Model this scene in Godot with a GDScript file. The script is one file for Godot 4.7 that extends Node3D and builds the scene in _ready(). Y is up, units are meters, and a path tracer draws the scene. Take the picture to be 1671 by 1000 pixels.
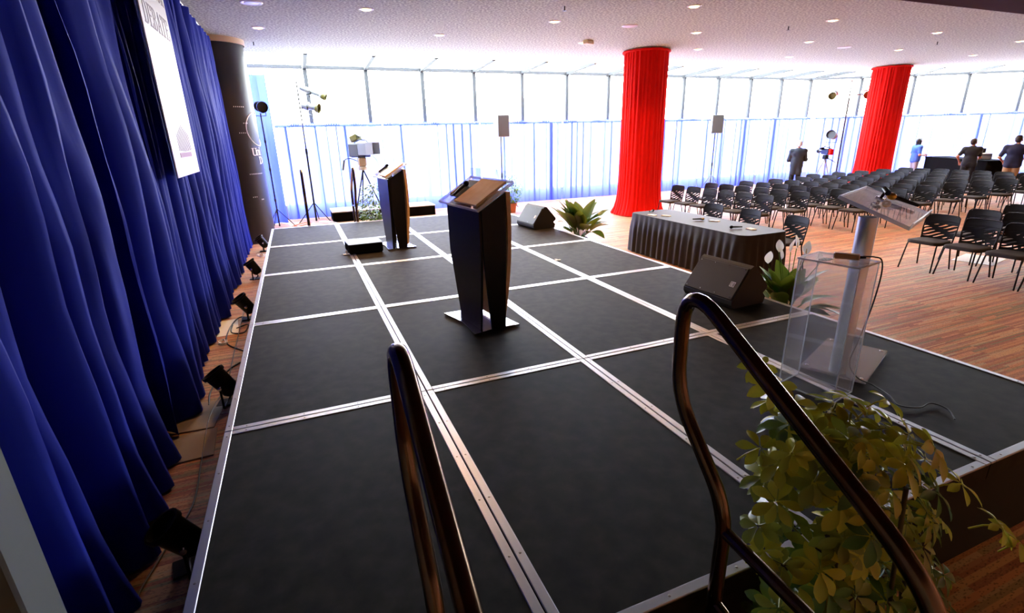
extends Node3D
# Conference hall: black modular stage, blue velvet curtains, sheer-draped window wall, red columns, audience chairs.
# y up, metres, floor at y = 0, stage top at y = 0.60; stage front edge z = 0.70, left edge x = 0.

const STAGE_Y := 0.60
const COL := 1.22
const ROW := 1.982
const FRONT_Z := 0.70
const CEIL_Y := 4.30

class MB:
	var v := PackedVector3Array()
	var n := PackedVector3Array()
	func tri(a: Vector3, b: Vector3, c: Vector3, na: Vector3, nb: Vector3, nc: Vector3) -> void:
		var cr := (b - a).cross(c - a)
		if cr.length_squared() < 1e-16:
			return
		if cr.dot(na + nb + nc) > 0.0:
			v.append(a); v.append(c); v.append(b)
			n.append(na); n.append(nc); n.append(nb)
		else:
			v.append(a); v.append(b); v.append(c)
			n.append(na); n.append(nb); n.append(nc)
	func quad(a: Vector3, b: Vector3, c: Vector3, d: Vector3, nn: Vector3) -> void:
		tri(a, b, c, nn, nn, nn)
		tri(a, c, d, nn, nn, nn)
	func box(c: Vector3, s: Vector3, bev := 0.0, bs := Basis()) -> MB:
		var h := s * 0.5
		var e := minf(bev, minf(h.x, minf(h.y, h.z)) * 0.9)
		var P := func(sx: float, sy: float, sz: float, k: int) -> Vector3:
			var q := Vector3(sx * (h.x - (0.0 if k == 0 else e)), sy * (h.y - (0.0 if k == 1 else e)), sz * (h.z - (0.0 if k == 2 else e)))
			return c + bs * q
		for k in 3:
			for s1 in [-1.0, 1.0]:
				var nn := Vector3.ZERO
				nn[k] = s1
				var pts := []
				for st in [[-1.0, -1.0], [1.0, -1.0], [1.0, 1.0], [-1.0, 1.0]]:
					var q := [0.0, 0.0, 0.0]
					q[k] = s1; q[(k + 1) % 3] = st[0]; q[(k + 2) % 3] = st[1]
					pts.append(P.call(q[0], q[1], q[2], k))
				quad(pts[0], pts[1], pts[2], pts[3], bs * nn)
				if e > 0.0:
					var k2 := (k + 1) % 3
					var k3 := (k + 2) % 3
					for s2 in [-1.0, 1.0]:
						var q1 := [0.0, 0.0, 0.0]
						q1[k] = s1; q1[k2] = s2; q1[k3] = -1.0
						var q2 := q1.duplicate()
						q2[k3] = 1.0
						var en := Vector3.ZERO
						en[k] = s1; en[k2] = s2
						quad(P.call(q1[0], q1[1], q1[2], k), P.call(q2[0], q2[1], q2[2], k), P.call(q2[0], q2[1], q2[2], k2), P.call(q1[0], q1[1], q1[2], k2), bs * en.normalized())
		if e > 0.0:
			for sx in [-1.0, 1.0]:
				for sy in [-1.0, 1.0]:
					for sz in [-1.0, 1.0]:
						var nn := bs * Vector3(sx, sy, sz).normalized()
						tri(P.call(sx, sy, sz, 0), P.call(sx, sy, sz, 1), P.call(sx, sy, sz, 2), nn, nn, nn)
		return self
	func tube(pts: Array, r: Variant, sides := 8, caps := true) -> MB:
		var m := pts.size()
		var rings := []
		var norms := []
		var up := Vector3.UP
		var t0: Vector3 = (pts[1] - pts[0]).normalized()
		if absf(t0.dot(up)) > 0.95:
			up = Vector3.RIGHT
		var side := t0.cross(up).normalized()
		for i in m:
			var a: Vector3 = pts[maxi(i - 1, 0)]
			var b: Vector3 = pts[mini(i + 1, m - 1)]
			var t := (b - a).normalized()
			side = (side - t * side.dot(t)).normalized()
			var bi := t.cross(side)
			var rr: float = r[i] if r is Array else r
			var ring := []
			var nr := []
			for j in sides:
				var an := TAU * j / sides
				var d := side * cos(an) + bi * sin(an)
				ring.append(pts[i] + d * rr)
				nr.append(d)
			rings.append(ring); norms.append(nr)
		for i in m - 1:
			for j in sides:
				var k := (j + 1) % sides
				tri(rings[i][j], rings[i + 1][j], rings[i + 1][k], norms[i][j], norms[i + 1][j], norms[i + 1][k])
				tri(rings[i][j], rings[i + 1][k], rings[i][k], norms[i][j], norms[i + 1][k], norms[i][k])
		if caps:
			for e in [0, m - 1]:
				var t: Vector3 = (pts[1] - pts[0]).normalized() * -1.0 if e == 0 else (pts[m - 1] - pts[m - 2]).normalized()
				for j in sides:
					tri(pts[e], rings[e][j], rings[e][(j + 1) % sides], t, t, t)
		return self
	func lathe(prof: Array, seg := 16, xf := Transform3D(), smooth := false) -> MB:
		var pn := []
		for i in prof.size() - 1:
			var d: Vector2 = prof[i + 1] - prof[i]
			pn.append(Vector2(d.y, -d.x).normalized())
		for i in prof.size() - 1:
			var na: Vector2 = pn[i]
			var nb: Vector2 = pn[i]
			if smooth:
				if i > 0: na = (pn[i - 1] + pn[i]).normalized()
				if i < pn.size() - 1: nb = (pn[i + 1] + pn[i]).normalized()
			for j in seg:
				var a0 := TAU * j / seg
				var a1 := TAU * (j + 1) / seg
				var c0 := Vector3(cos(a0), 0, sin(a0))
				var c1 := Vector3(cos(a1), 0, sin(a1))
				var p := [xf * (c0 * prof[i].x + Vector3(0, prof[i].y, 0)), xf * (c1 * prof[i].x + Vector3(0, prof[i].y, 0)), xf * (c1 * prof[i + 1].x + Vector3(0, prof[i + 1].y, 0)), xf * (c0 * prof[i + 1].x + Vector3(0, prof[i + 1].y, 0))]
				var b := xf.basis
				var q := [b * (c0 * na.x + Vector3(0, na.y, 0)), b * (c1 * na.x + Vector3(0, na.y, 0)), b * (c1 * nb.x + Vector3(0, nb.y, 0)), b * (c0 * nb.x + Vector3(0, nb.y, 0))]
				tri(p[0], p[1], p[2], q[0], q[1], q[2])
				tri(p[0], p[2], p[3], q[0], q[2], q[3])
		return self
	func prism(poly: PackedVector2Array, z0: float, z1: float, xf := Transform3D()) -> MB:
		var idx := Geometry2D.triangulate_polygon(poly)
		var f := xf.basis * Vector3(0, 0, 1)
		for k in [[z1, f], [z0, -f]]:
			for i in range(0, idx.size(), 3):
				var p := []
				for j in 3:
					var q := poly[idx[i + j]]
					p.append(xf * Vector3(q.x, q.y, k[0]))
				tri(p[0], p[1], p[2], k[1], k[1], k[1])
		var area := 0.0
		for i in poly.size():
			area += poly[i].cross(poly[(i + 1) % poly.size()])
		for i in poly.size():
			var a := poly[i]
			var b := poly[(i + 1) % poly.size()]
			var d := (b - a).normalized() * signf(area)
			var nn := xf.basis * Vector3(d.y, -d.x, 0)
			quad(xf * Vector3(a.x, a.y, z0), xf * Vector3(b.x, b.y, z0), xf * Vector3(b.x, b.y, z1), xf * Vector3(a.x, a.y, z1), nn)
		return self
	func sheet(rows: Array, closed := false) -> MB:
		# rows: Array of Array of Vector3, smooth normals
		var nr := rows.size()
		var nc: int = rows[0].size()
		var nm := []
		for i in nr:
			var line := []
			for j in nc:
				var l := (j - 1 + nc) % nc if closed else maxi(j - 1, 0)
				var r := (j + 1) % nc if closed else mini(j + 1, nc - 1)
				var du: Vector3 = rows[i][r] - rows[i][l]
				var dv: Vector3 = rows[mini(i + 1, nr - 1)][j] - rows[maxi(i - 1, 0)][j]
				line.append(du.cross(dv).normalized())
			nm.append(line)
		for i in nr - 1:
			for j in (nc if closed else nc - 1):
				var k := (j + 1) % nc
				tri(rows[i][j], rows[i][k], rows[i + 1][k], nm[i][j], nm[i][k], nm[i + 1][k])
				tri(rows[i][j], rows[i + 1][k], rows[i + 1][j], nm[i][j], nm[i + 1][k], nm[i + 1][j])
		return self
	func ball(c: Vector3, r: Vector3, seg := 12, bs := Basis()) -> MB:
		var rows := []
		var rings := seg / 2
		for i in rings + 1:
			var ph := PI * i / rings
			var line := []
			for j in seg:
				var th := TAU * j / seg
				line.append(Vector3(sin(ph) * cos(th), cos(ph), sin(ph) * sin(th)))
			rows.append(line)
		for i in rings:
			for j in seg:
				var k := (j + 1) % seg
				var q := [rows[i][j], rows[i][k], rows[i + 1][k], rows[i + 1][j]]
				var p := []
				var m := []
				for w in q:
					p.append(c + bs * (w * r))
					m.append((bs * (w / r)).normalized())
				tri(p[0], p[1], p[2], m[0], m[1], m[2])
				tri(p[0], p[2], p[3], m[0], m[2], m[3])
		return self
	func add(o: MB, xf := Transform3D()) -> MB:
		for i in o.v.size():
			v.append(xf * o.v[i])
			n.append((xf.basis * o.n[i]).normalized())
		return self
	func mesh() -> ArrayMesh:
		var arr := []
		arr.resize(Mesh.ARRAY_MAX)
		arr[Mesh.ARRAY_VERTEX] = v
		arr[Mesh.ARRAY_NORMAL] = n
		var st := SurfaceTool.new()
		st.create_from_arrays(arr)
		st.index()
		return st.commit()

var M := {}
var taken := {}
var rng := RandomNumberGenerator.new()
const ORD := ["first", "second", "third", "fourth", "fifth", "sixth", "seventh", "eighth", "ninth", "tenth", "eleventh", "twelfth", "thirteenth"]

func numbered(called: String) -> String:
	if not taken.has(called):
		taken[called] = 0
		return called
	taken[called] += 1
	return "%s_%03d" % [called, taken[called]]

func tag(o: Node, label: String, category: String, group := "") -> void:
	o.set_meta("label", label)
	o.set_meta("category", category)
	if group != "":
		o.set_meta("group", group)

func thing(called: String, label: String, category: String, at := Vector3.ZERO, turn := 0.0, group := "") -> Node3D:
	var o := Node3D.new()
	o.name = numbered(called)
	add_child(o)
	o.position = at
	o.rotation_degrees.y = turn
	tag(o, label, category, group)
	return o

func part(m: Variant, called: String, mat: Material, parent: Node, xf := Transform3D()) -> MeshInstance3D:
	var o := MeshInstance3D.new()
	o.name = called
	o.mesh = m.mesh() if m is MB else m
	o.material_override = mat
	o.transform = xf
	parent.add_child(o, true)
	return o

func solo(m: Variant, called: String, mat: Material, label: String, category: String, group := "") -> MeshInstance3D:
	var o := part(m, numbered(called), mat, self)
	tag(o, label, category, group)
	return o

func struct_node(called: String) -> Node3D:
	var o := Node3D.new()
	o.name = called
	o.set_meta("kind", "structure")
	add_child(o)
	return o

func struct(m: Variant, called: String, mat: Material, label: String) -> MeshInstance3D:
	var o := part(m, called, mat, self)
	o.set_meta("kind", "structure")
	o.set_meta("label", label)
	return o

func copy(o: Node3D, label: String, at: Vector3, turn: float, called := "") -> Node3D:
	var c := o.duplicate()
	c.name = numbered(called if called != "" else String(o.name).rstrip("_0123456789"))
	add_child(c)
	c.position = at
	c.rotation_degrees.y = turn
	c.set_meta("label", label)
	return c

func mt(key: String, c: Color, rough := 0.6, metal := 0.0, spec := 0.5) -> StandardMaterial3D:
	var m := StandardMaterial3D.new()
	m.resource_name = key
	m.albedo_color = c
	m.roughness = rough
	m.metallic = metal
	m.metallic_specular = spec
	M[key] = m
	return m

func noise_tex(freq: float, a: Color, b: Color, size := 256, oct := 4, sd := 1) -> NoiseTexture2D:
	var f := FastNoiseLite.new()
	f.seed = sd
	f.frequency = freq
	f.fractal_octaves = oct
	var t := NoiseTexture2D.new()
	t.width = size
	t.height = size
	t.seamless = true
	t.noise = f
	var g := Gradient.new()
	g.set_color(0, a)
	g.set_color(1, b)
	t.color_ramp = g
	return t

func textured(m: StandardMaterial3D, tex: Texture2D, sc: float) -> StandardMaterial3D:
	m.albedo_texture = tex
	m.uv1_triplanar = true
	m.uv1_world_triplanar = true
	m.uv1_scale = Vector3.ONE * sc
	return m

func xf(at: Vector3, rx := 0.0, ry := 0.0, rz := 0.0) -> Transform3D:
	return Transform3D(Basis.from_euler(Vector3(deg_to_rad(rx), deg_to_rad(ry), deg_to_rad(rz))), at)

func carpet_texture() -> ImageTexture:
	var im := Image.create(1024, 1024, false, Image.FORMAT_RGB8)
	var r := RandomNumberGenerator.new()
	r.seed = 7
	var pal := [Color8(184, 126, 84), Color8(166, 110, 72), Color8(192, 146, 100), Color8(152, 126, 88), Color8(178, 146, 108), Color8(146, 86, 64), Color8(164, 116, 88), Color8(128, 112, 80), Color8(192, 132, 92), Color8(154, 98, 74)]
	var y := 0
	while y < 1024:
		var h := r.randi_range(3, 9)
		var x := 0
		while x < 1024:
			var w := r.randi_range(40, 330)
			var c: Color = pal[r.randi() % pal.size()]
			im.fill_rect(Rect2i(x, y, mini(w, 1024 - x), mini(h, 1024 - y)), c)
			x += w
		y += h
	for k in 60000:
		var px := r.randi() % 1024
		var py := r.randi() % 1024
		var c := im.get_pixel(px, py)
		im.fill_rect(Rect2i(px, py, mini(3, 1024 - px), 1), c.lerp(Color(0.12, 0.09, 0.07) if r.randf() < 0.6 else Color(0.75, 0.6, 0.4), 0.35))
	im.generate_mipmaps()
	return ImageTexture.create_from_image(im)

func materials() -> void:
	var m := mt("carpet", Color(1, 1, 1), 0.62, 0, 0.5)
	textured(m, carpet_texture(), 0.25)
	m = mt("ceiling plaster", Color(0.95, 0.99, 0.88), 0.95)
	textured(m, noise_tex(0.05, Color(0.55, 0.55, 0.55), Color(1.0, 1.0, 1.0), 512, 2, 3), 0.7)
	m = mt("stage deck", Color(1, 1, 1), 0.66, 0, 0.24)
	textured(m, noise_tex(0.02, Color(0.10, 0.092, 0.080), Color(0.195, 0.180, 0.158), 512, 6, 5), 0.7)
	mt("aluminium", Color(0.80, 0.80, 0.82), 0.38, 1.0)
	mt("screw steel", Color(0.7, 0.68, 0.65), 0.3, 1.0)
	mt("black skirt", Color(0.035, 0.033, 0.035), 0.85)
	mt("black rail", Color(0.46, 0.38, 0.31), 0.22, 0.95)
	mt("wall cream", Color(0.62, 0.58, 0.5), 0.8)
	mt("partition grey", Color(0.40, 0.42, 0.40), 0.7)
	mt("dark wood", Color(0.26, 0.15, 0.11), 0.85, 0, 0.1)
	mt("wood panel", Color(0.66, 0.46, 0.28), 0.6)
	mt("window frame", Color(0.27, 0.28, 0.29), 0.6, 0, 0.3)
	m = mt("window glass", Color(0.95, 0.98, 1.0, 0.04), 0.02)
	m.transparency = BaseMaterial3D.TRANSPARENCY_ALPHA
	mt("pavement", Color(0.72, 0.72, 0.70), 0.9)
	m = mt("blue velvet", Color(0.045, 0.11, 0.54), 0.7, 0, 0.25)
	m.rim_enabled = true
	m.rim = 0.5
	m.rim_tint = 0.9
	m = mt("blue sheer", Color(0.34, 0.41, 0.90, 0.94), 0.9, 0, 0.1)
	m.transparency = BaseMaterial3D.TRANSPARENCY_ALPHA
	m.backlight_enabled = true
	m.backlight = Color(0.43, 0.49, 0.90)
	m = mt("blue drape", Color(0.16, 0.26, 0.88), 0.9, 0, 0.1)
	m.backlight_enabled = true
	m.backlight = Color(0.34, 0.40, 0.92)
	m = mt("red cloth", Color(0.88, 0.09, 0.07), 0.8, 0, 0.2)
	m.rim_enabled = true
	m.rim = 0.4
	m.rim_tint = 0.7
	mt("column black", Color(0.13, 0.12, 0.115), 0.42, 0, 0.5)
	mt("cream band", Color(0.88, 0.78, 0.62), 0.6)
	mt("white print", Color(0.9, 0.9, 0.9), 0.6)
	m = mt("banner vinyl", Color(0.93, 0.90, 0.84), 0.45)
	mt("banner ink", Color(0.66, 0.60, 0.56), 0.6)
	mt("banner red", Color(0.62, 0.38, 0.38), 0.6)
	mt("podium black", Color(0.075, 0.065, 0.055), 0.36, 0, 0.3)
	m = mt("maple", Color(1, 1, 1), 0.45)
	textured(m, noise_tex(0.03, Color(0.90, 0.68, 0.42), Color(0.97, 0.80, 0.56), 256, 4, 9), 1.5)
	mt("chrome", Color(0.86, 0.86, 0.88), 0.16, 1.0)
	mt("satin tube", Color(0.78, 0.79, 0.81), 0.34, 0.9)
	m = mt("acrylic", Color(0.97, 0.99, 1.0, 0.10), 0.03)
	m.transparency = BaseMaterial3D.TRANSPARENCY_ALPHA
	m = mt("smoked acrylic", Color(0.80, 0.80, 0.80, 0.35), 0.12)
	m.transparency = BaseMaterial3D.TRANSPARENCY_ALPHA
	m = mt("frosted acrylic edge", Color(0.92, 0.95, 0.97, 0.55), 0.3)
	m.transparency = BaseMaterial3D.TRANSPARENCY_ALPHA
	mt("black plastic", Color(0.04, 0.04, 0.042), 0.4)
	mt("black matte", Color(0.05, 0.048, 0.048), 0.9, 0, 0.12)
	mt("speaker body", Color(0.075, 0.068, 0.065), 0.6)
	m = mt("speaker grille", Color(0.15, 0.145, 0.14), 0.5, 0.3)
	m.heightmap_enabled = false
	mt("grey cabinet", Color(0.36, 0.37, 0.37), 0.6)
	mt("light grey", Color(0.68, 0.70, 0.72), 0.5)
	mt("silver paint", Color(0.62, 0.65, 0.68), 0.4, 0.3)
	mt("lens glass", Color(0.16, 0.09, 0.06), 0.15)
	mt("tan plastic", Color(0.72, 0.66, 0.55), 0.6)
	mt("tan card", Color(0.74, 0.52, 0.30), 0.6)
	mt("gold", Color(0.85, 0.62, 0.2), 0.3, 0.8)
	mt("olive gel", Color(0.42, 0.40, 0.16), 0.5)
	mt("chair plastic", Color(0.04, 0.041, 0.045), 0.5, 0, 0.35)
	mt("chair seat", Color(0.20, 0.20, 0.21), 0.85)
	mt("chair leg", Color(0.06, 0.05, 0.05), 0.35, 0.5)
	m = mt("table cloth", Color(0.085, 0.080, 0.076), 0.6, 0, 0.5)
	m.rim_enabled = true
	m.rim = 0.35
	mt("white top", Color(0.86, 0.86, 0.85), 0.6)
	mt("paper", Color(0.9, 0.9, 0.88), 0.7)
	mt("floor plate", Color(0.62, 0.55, 0.45), 0.6)
	mt("cable black", Color(0.04, 0.035, 0.035), 0.5)
	mt("cable grey", Color(0.42, 0.41, 0.40), 0.5)
	mt("cable white", Color(0.85, 0.84, 0.82), 0.5)
	mt("cable orange", Color(0.75, 0.42, 0.25), 0.5)
	mt("terracotta", Color(0.70, 0.42, 0.27), 0.8)
	mt("dark pot", Color(0.13, 0.11, 0.09), 0.6)
	mt("soil", Color(0.12, 0.08, 0.05), 1.0)
	for g in [["leaf yellow", Color(0.72, 0.68, 0.12)], ["leaf olive", Color(0.50, 0.52, 0.12)], ["leaf green", Color(0.18, 0.34, 0.09)], ["leaf dark", Color(0.09, 0.22, 0.06)], ["leaf bright", Color(0.28, 0.48, 0.12)], ["leaf pale", Color(0.66, 0.74, 0.58)]]:
		m = mt(g[0], g[1], 0.35, 0, 0.5)
		m.backlight_enabled = true
		m.backlight = Color(0.35, 0.38, 0.12)
	m = mt("spathe", Color(0.95, 0.93, 0.88), 0.5)
	m.backlight_enabled = true
	m.backlight = Color(0.8, 0.8, 0.75)
	mt("spadix", Color(0.85, 0.72, 0.45), 0.7)
	mt("twig", Color(0.30, 0.26, 0.14), 0.7)
	mt("skin", Color(0.80, 0.56, 0.44), 0.6)
	mt("skin tan", Color(0.72, 0.48, 0.36), 0.6)
	mt("suit", Color(0.17, 0.20, 0.25), 0.8)
	mt("trousers dark", Color(0.06, 0.065, 0.09), 0.8)
	mt("shirt blue", Color(0.22, 0.36, 0.68), 0.8)
	mt("shirt black", Color(0.09, 0.10, 0.13), 0.8)
	mt("shirt navy", Color(0.12, 0.13, 0.24), 0.8)
	mt("khaki", Color(0.66, 0.52, 0.38), 0.8)
	mt("trousers grey", Color(0.55, 0.52, 0.54), 0.8)
	mt("hair dark", Color(0.06, 0.045, 0.045), 0.5)
	mt("hair brown", Color(0.17, 0.11, 0.08), 0.6)
	mt("hair white", Color(0.86, 0.83, 0.80), 0.7)
	mt("shoe", Color(0.05, 0.04, 0.04), 0.4)
	mt("badge", Color(0.3, 0.7, 0.65), 0.6)
	m = mt("lamp glow", Color(1.0, 0.95, 0.85), 0.5)
	m.emission_enabled = true
	m.emission = Color(1.0, 0.84, 0.62)
	m.emission_energy_multiplier = 6.0
	m = mt("small glow", Color(1.0, 0.95, 0.85), 0.5)
	m.emission_enabled = true
	m.emission = Color(1.0, 0.75, 0.4)
	m.emission_energy_multiplier = 2.0
	mt("lamp trim", Color(0.9, 0.88, 0.84), 0.4)

func _ready() -> void:
	rng.seed = 11
	# --- camera
	var cam := Camera3D.new()
	cam.name = "camera"
	add_child(cam)
	cam.fov = 62.515
	cam.near = 0.05
	cam.far = 300.0
	cam.position = Vector3(0.6194, 2.2214, 1.7847)
	cam.rotation = Vector3(-0.3255, -0.3851, -0.0245)
	cam.current = true
	# --- sky and exposure: a bright, lightly overcast day
	var env := Environment.new()
	env.background_mode = Environment.BG_SKY
	var sm := ProceduralSkyMaterial.new()
	sm.sky_top_color = Color(0.92, 0.96, 1.0)
	sm.sky_horizon_color = Color(0.99, 1.0, 1.0)
	sm.sky_curve = 0.2
	sm.ground_horizon_color = Color(0.93, 0.94, 0.95)
	sm.ground_bottom_color = Color(0.80, 0.80, 0.80)
	sm.sky_energy_multiplier = 4.2
	sm.ground_energy_multiplier = 3.2
	sm.sun_angle_max = 0.0
	var sky := Sky.new()
	sky.sky_material = sm
	env.sky = sky
	env.ambient_light_source = Environment.AMBIENT_SOURCE_SKY
	env.tonemap_mode = Environment.TONE_MAPPER_LINEAR
	env.tonemap_exposure = 1.14
	env.sdfgi_enabled = true
	env.ssao_enabled = true
	env.ssil_enabled = true
	var we := WorldEnvironment.new()
	we.name = "world_environment"
	we.environment = env
	add_child(we)
	materials()
	build_shell()
	build_windows()
	build_stage()
	build_curtains()
	build_sheers()
	build_columns()
	build_ceiling_fittings()
	build_rails()
	build_podiums()
	build_lectern()
	build_stage_items()
	build_table()
	build_chairs()
	build_camera_platform()
	build_stands()
	build_plants()
	build_floor_bits()
	build_people()

func build_shell() -> void:
	struct(MB.new().box(Vector3(16.0, -0.1, -4.9), Vector3(36.4, 0.2, 22.2)), "floor", M["carpet"], "orange and brown striped carpet")
	struct(MB.new().box(Vector3(16.0, -0.5, -40.0), Vector3(160.0, 0.3, 160.0)), "ground", M["pavement"], "pale pavement outside the windows")
	var poly := PackedVector2Array([Vector2(-2.0, 6.2), Vector2(-2.0, -13.2), Vector2(20.99, -13.2), Vector2(34.0, -5.05), Vector2(34.0, 6.2)])
	# the xz polygon is extruded upwards: local z of the prism becomes world y
	var t := Transform3D(Basis(Vector3(1, 0, 0), Vector3(0, 0, 1), Vector3(0, 1, 0)), Vector3.ZERO)
	struct(MB.new().prism(poly, CEIL_Y, CEIL_Y + 0.3, t), "ceiling", M["ceiling plaster"], "speckled acoustic plaster ceiling")
	struct(MB.new().box(Vector3(16.0, 4.1, 1.25), Vector3(36.0, 0.4, 9.7), 0.01), "ceiling_bulkhead", M["dark wood"], "dark brown lowered ceiling edge")
	struct(MB.new().box(Vector3(-1.9, 2.2, -4.9), Vector3(0.2, 4.6, 22.2)), "wall_left", M["wall cream"], "cream wall behind the blue curtain")
	struct(MB.new().box(Vector3(16.0, 2.2, 5.6), Vector3(36.0, 4.6, 0.2)), "wall_rear", M["wood panel"], "warm wood wall behind the viewer")
	struct(MB.new().box(Vector3(33.5, 2.2, -0.2), Vector3(0.2, 4.6, 12.8)), "wall_right", M["wall cream"], "far right wall")
	struct(MB.new().box(Vector3(-1.0, 1.95, 0.28), Vector3(1.59, 3.9, 0.16), 0.008), "wall_partition", M["partition grey"], "grey partition end beside the blue curtain")

const WIN_Z := -15.1
const W2 := Vector3(21.55, 0, -15.1)
const W2D := Vector3(0.847, 0, 0.531)
const W2N := Vector3(-0.531, 0, 0.847)

func build_windows() -> void:
	# low kerb wall under the glass, then one window per bay: mullion, transom, pane, rafter and roof pane
	struct(MB.new().box(Vector3(9.8, 0.2, WIN_Z), Vector3(23.6, 0.4, 0.16)), "wall_back", M["light grey"], "low kerb wall under the long window wall")
	var bs2 := Basis(W2D, Vector3.UP, W2N)
	struct(MB.new().box(W2 + W2D * 7.0 + Vector3(0, 0.2, 0), Vector3(14.0, 0.4, 0.16), 0.0, bs2), "wall_back_angled", M["light grey"], "low kerb wall under the angled windows")
	var count := 0
	var bays := []
	for k in 14:
		var x0 := -2.14 + 1.692 * k
		bays.append([Vector3(x0, 0, WIN_Z), Vector3(1, 0, 0), Vector3(0, 0, 1), 1.692])
	for k in 7:
		bays.append([W2 + W2D * (2.0 * k), W2D, W2N, 2.0])
	for b in bays:
		count += 1
		var w := struct_node("window_%d" % count)
		var o: Vector3 = b[0]
		var d: Vector3 = b[1]
		var nn: Vector3 = b[2]
		var L: float = b[3]
		var bs := Basis(d, Vector3.UP, nn)
		w.transform = Transform3D(bs, o)
		part(MB.new().box(Vector3(L, 2.3, 0), Vector3(0.11, 3.8, 0.16), 0.008), "mullion", M["window frame"], w)
		part(MB.new().box(Vector3(L * 0.5, 4.22, 0.0), Vector3(L - 0.12, 0.09, 0.15), 0.008), "transom", M["window frame"], w)
		part(MB.new().box(Vector3(L * 0.5, 2.28, 0), Vector3(L - 0.12, 3.76, 0.012)), "pane", M["window glass"], w)
		var rp := Vector3(L, 4.28, 0.93)
		part(MB.new().box(rp, Vector3(0.10, 0.12, 1.98), 0.008, Basis(Vector3(1, 0, 0), -0.06)), "rafter", M["window frame"], w)
		part(MB.new().box(rp + Vector3(-L * 0.5, 0.04, 0), Vector3(L - 0.11, 0.012, 1.9), 0.0, Basis(Vector3(1, 0, 0), -0.06)), "roof_pane", M["window glass"], w)

func build_stage() -> void:
	var st := thing("stage_platform", "low black modular stage with silver edged deck panels", "stage")
	var pw := COL - 0.006
	var pd := ROW - 0.006
	var slab := MB.new().box(Vector3.ZERO, Vector3(pw - 0.004, 0.1, pd - 0.004)).mesh()
	var trim := MB.new()
	var tw := 0.042
	for s in [-1.0, 1.0]:
		trim.box(Vector3(s * (pw - tw) * 0.5, 0.0, 0), Vector3(tw, 0.012, pd), 0.003)
		trim.box(Vector3(0, 0.0, s * (pd - tw) * 0.5), Vector3(pw - 2 * tw - 0.002, 0.012, tw), 0.003)
	var trim_mesh := trim.mesh()
	var screws := MB.new()
	for s in [-1.0, 1.0]:
		for k in 6:
			screws.ball(Vector3(s * (pw * 0.5 - 0.021), 0.0065, -pd * 0.5 + 0.06 + k * (pd - 0.12) / 5.0), Vector3(0.006, 0.0025, 0.006), 8)
		for k in 4:
			screws.ball(Vector3(-pw * 0.5 + 0.12 + k * (pw - 0.24) / 3.0, 0.0065, s * (pd * 0.5 - 0.021)), Vector3(0.006, 0.0025, 0.006), 8)
	var screw_mesh := screws.mesh()
	for i in 4:
		for j in 5:
			var c := Vector3((i + 0.5) * COL, 0, FRONT_Z - (j + 0.5) * ROW)
			var p := part(slab, "deck_panel", M["stage deck"], st, Transform3D(Basis(), c + Vector3(0, STAGE_Y - 0.055, 0)))
			part(trim_mesh, "edge_trim", M["aluminium"], p, Transform3D(Basis(), Vector3(0, 0.0480, 0)))
			if j < 3:
				var sc := part(screw_mesh, "screw_heads", M["screw steel"], p, Transform3D(Basis(), Vector3(0, 0.0478, 0)))
				sc.set_meta("kind", "stuff")
	var zl := 5 * ROW
	var zc := FRONT_Z - zl * 0.5
	for s in [0.02, 4 * COL - 0.02]:
		part(MB.new().box(Vector3(s, 0.25, zc), Vector3(0.02, 0.49, zl - 0.04)), "skirt", M["black skirt"], st)
	for s in [FRONT_Z - 0.02, FRONT_Z - zl + 0.02]:
		part(MB.new().box(Vector3(2 * COL, 0.25, s), Vector3(4 * COL - 0.04, 0.49, 0.02)), "skirt", M["black skirt"], st)

# cloth hanging in folds along the line a-b; returns a sheet. over > 1 makes the folds overlap themselves.
func drape(a: Vector3, b: Vector3, y0: float, y1: float, wave: float, depth: float, over: float, sd: int, per_m := 34, rows := 14, flare := 0.0, side := Vector3.ZERO, least := 0.12) -> MB:
	var f := FastNoiseLite.new()
	f.seed = sd
	f.frequency = 0.9
	f.fractal_octaves = 2
	var dir := (b - a).normalized()
	var nn := side if side != Vector3.ZERO else dir.cross(Vector3.UP)
	var L := a.distance_to(b)
	var nc := int(L * per_m)
	var ph := []
	var acc := float(sd) * 1.7
	for j in nc + 1:
		var s := L * j / nc
		ph.append(acc)
		var w := wave * (1.0 + 0.75 * f.get_noise_2d(s * 2.2, 5.0))
		acc += TAU / w * L / nc
	var lines := []
	for i in rows + 1:
		var h := float(i) / rows
		var y := lerpf(y1, y0, h)
		var line := []
		var grow := lerpf(0.55, 1.0, smoothstep(0.0, 0.5, h))
		for j in nc + 1:
			var s := L * j / nc
			var am := clampf(0.55 + 1.1 * f.get_noise_2d(s * 1.3, 40.0), least, 1.1)
			var p: float = ph[j] + 0.35 * f.get_noise_2d(s * 1.1, h * 1.1 + 9.0) * TAU * 0.12
			var hold := minf(1.0, minf(s, L - s) / 0.22)
			var along := s + hold * over * am * wave / TAU * sin(p)
			var out := depth * grow * am * cos(p) + depth * 0.35 * f.get_noise_2d(s * 4.0, h * 2.0) + 0.12 * depth * (1.0 - h) * sin(p * 3.0)
			if flare > 0.0:
				out += flare * pow(h, 9.0) * (0.6 + cos(p))
			line.append(a + dir * along + nn * out + Vector3(0, y, 0))
		lines.append(line)
	return MB.new().sheet(lines)

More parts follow.
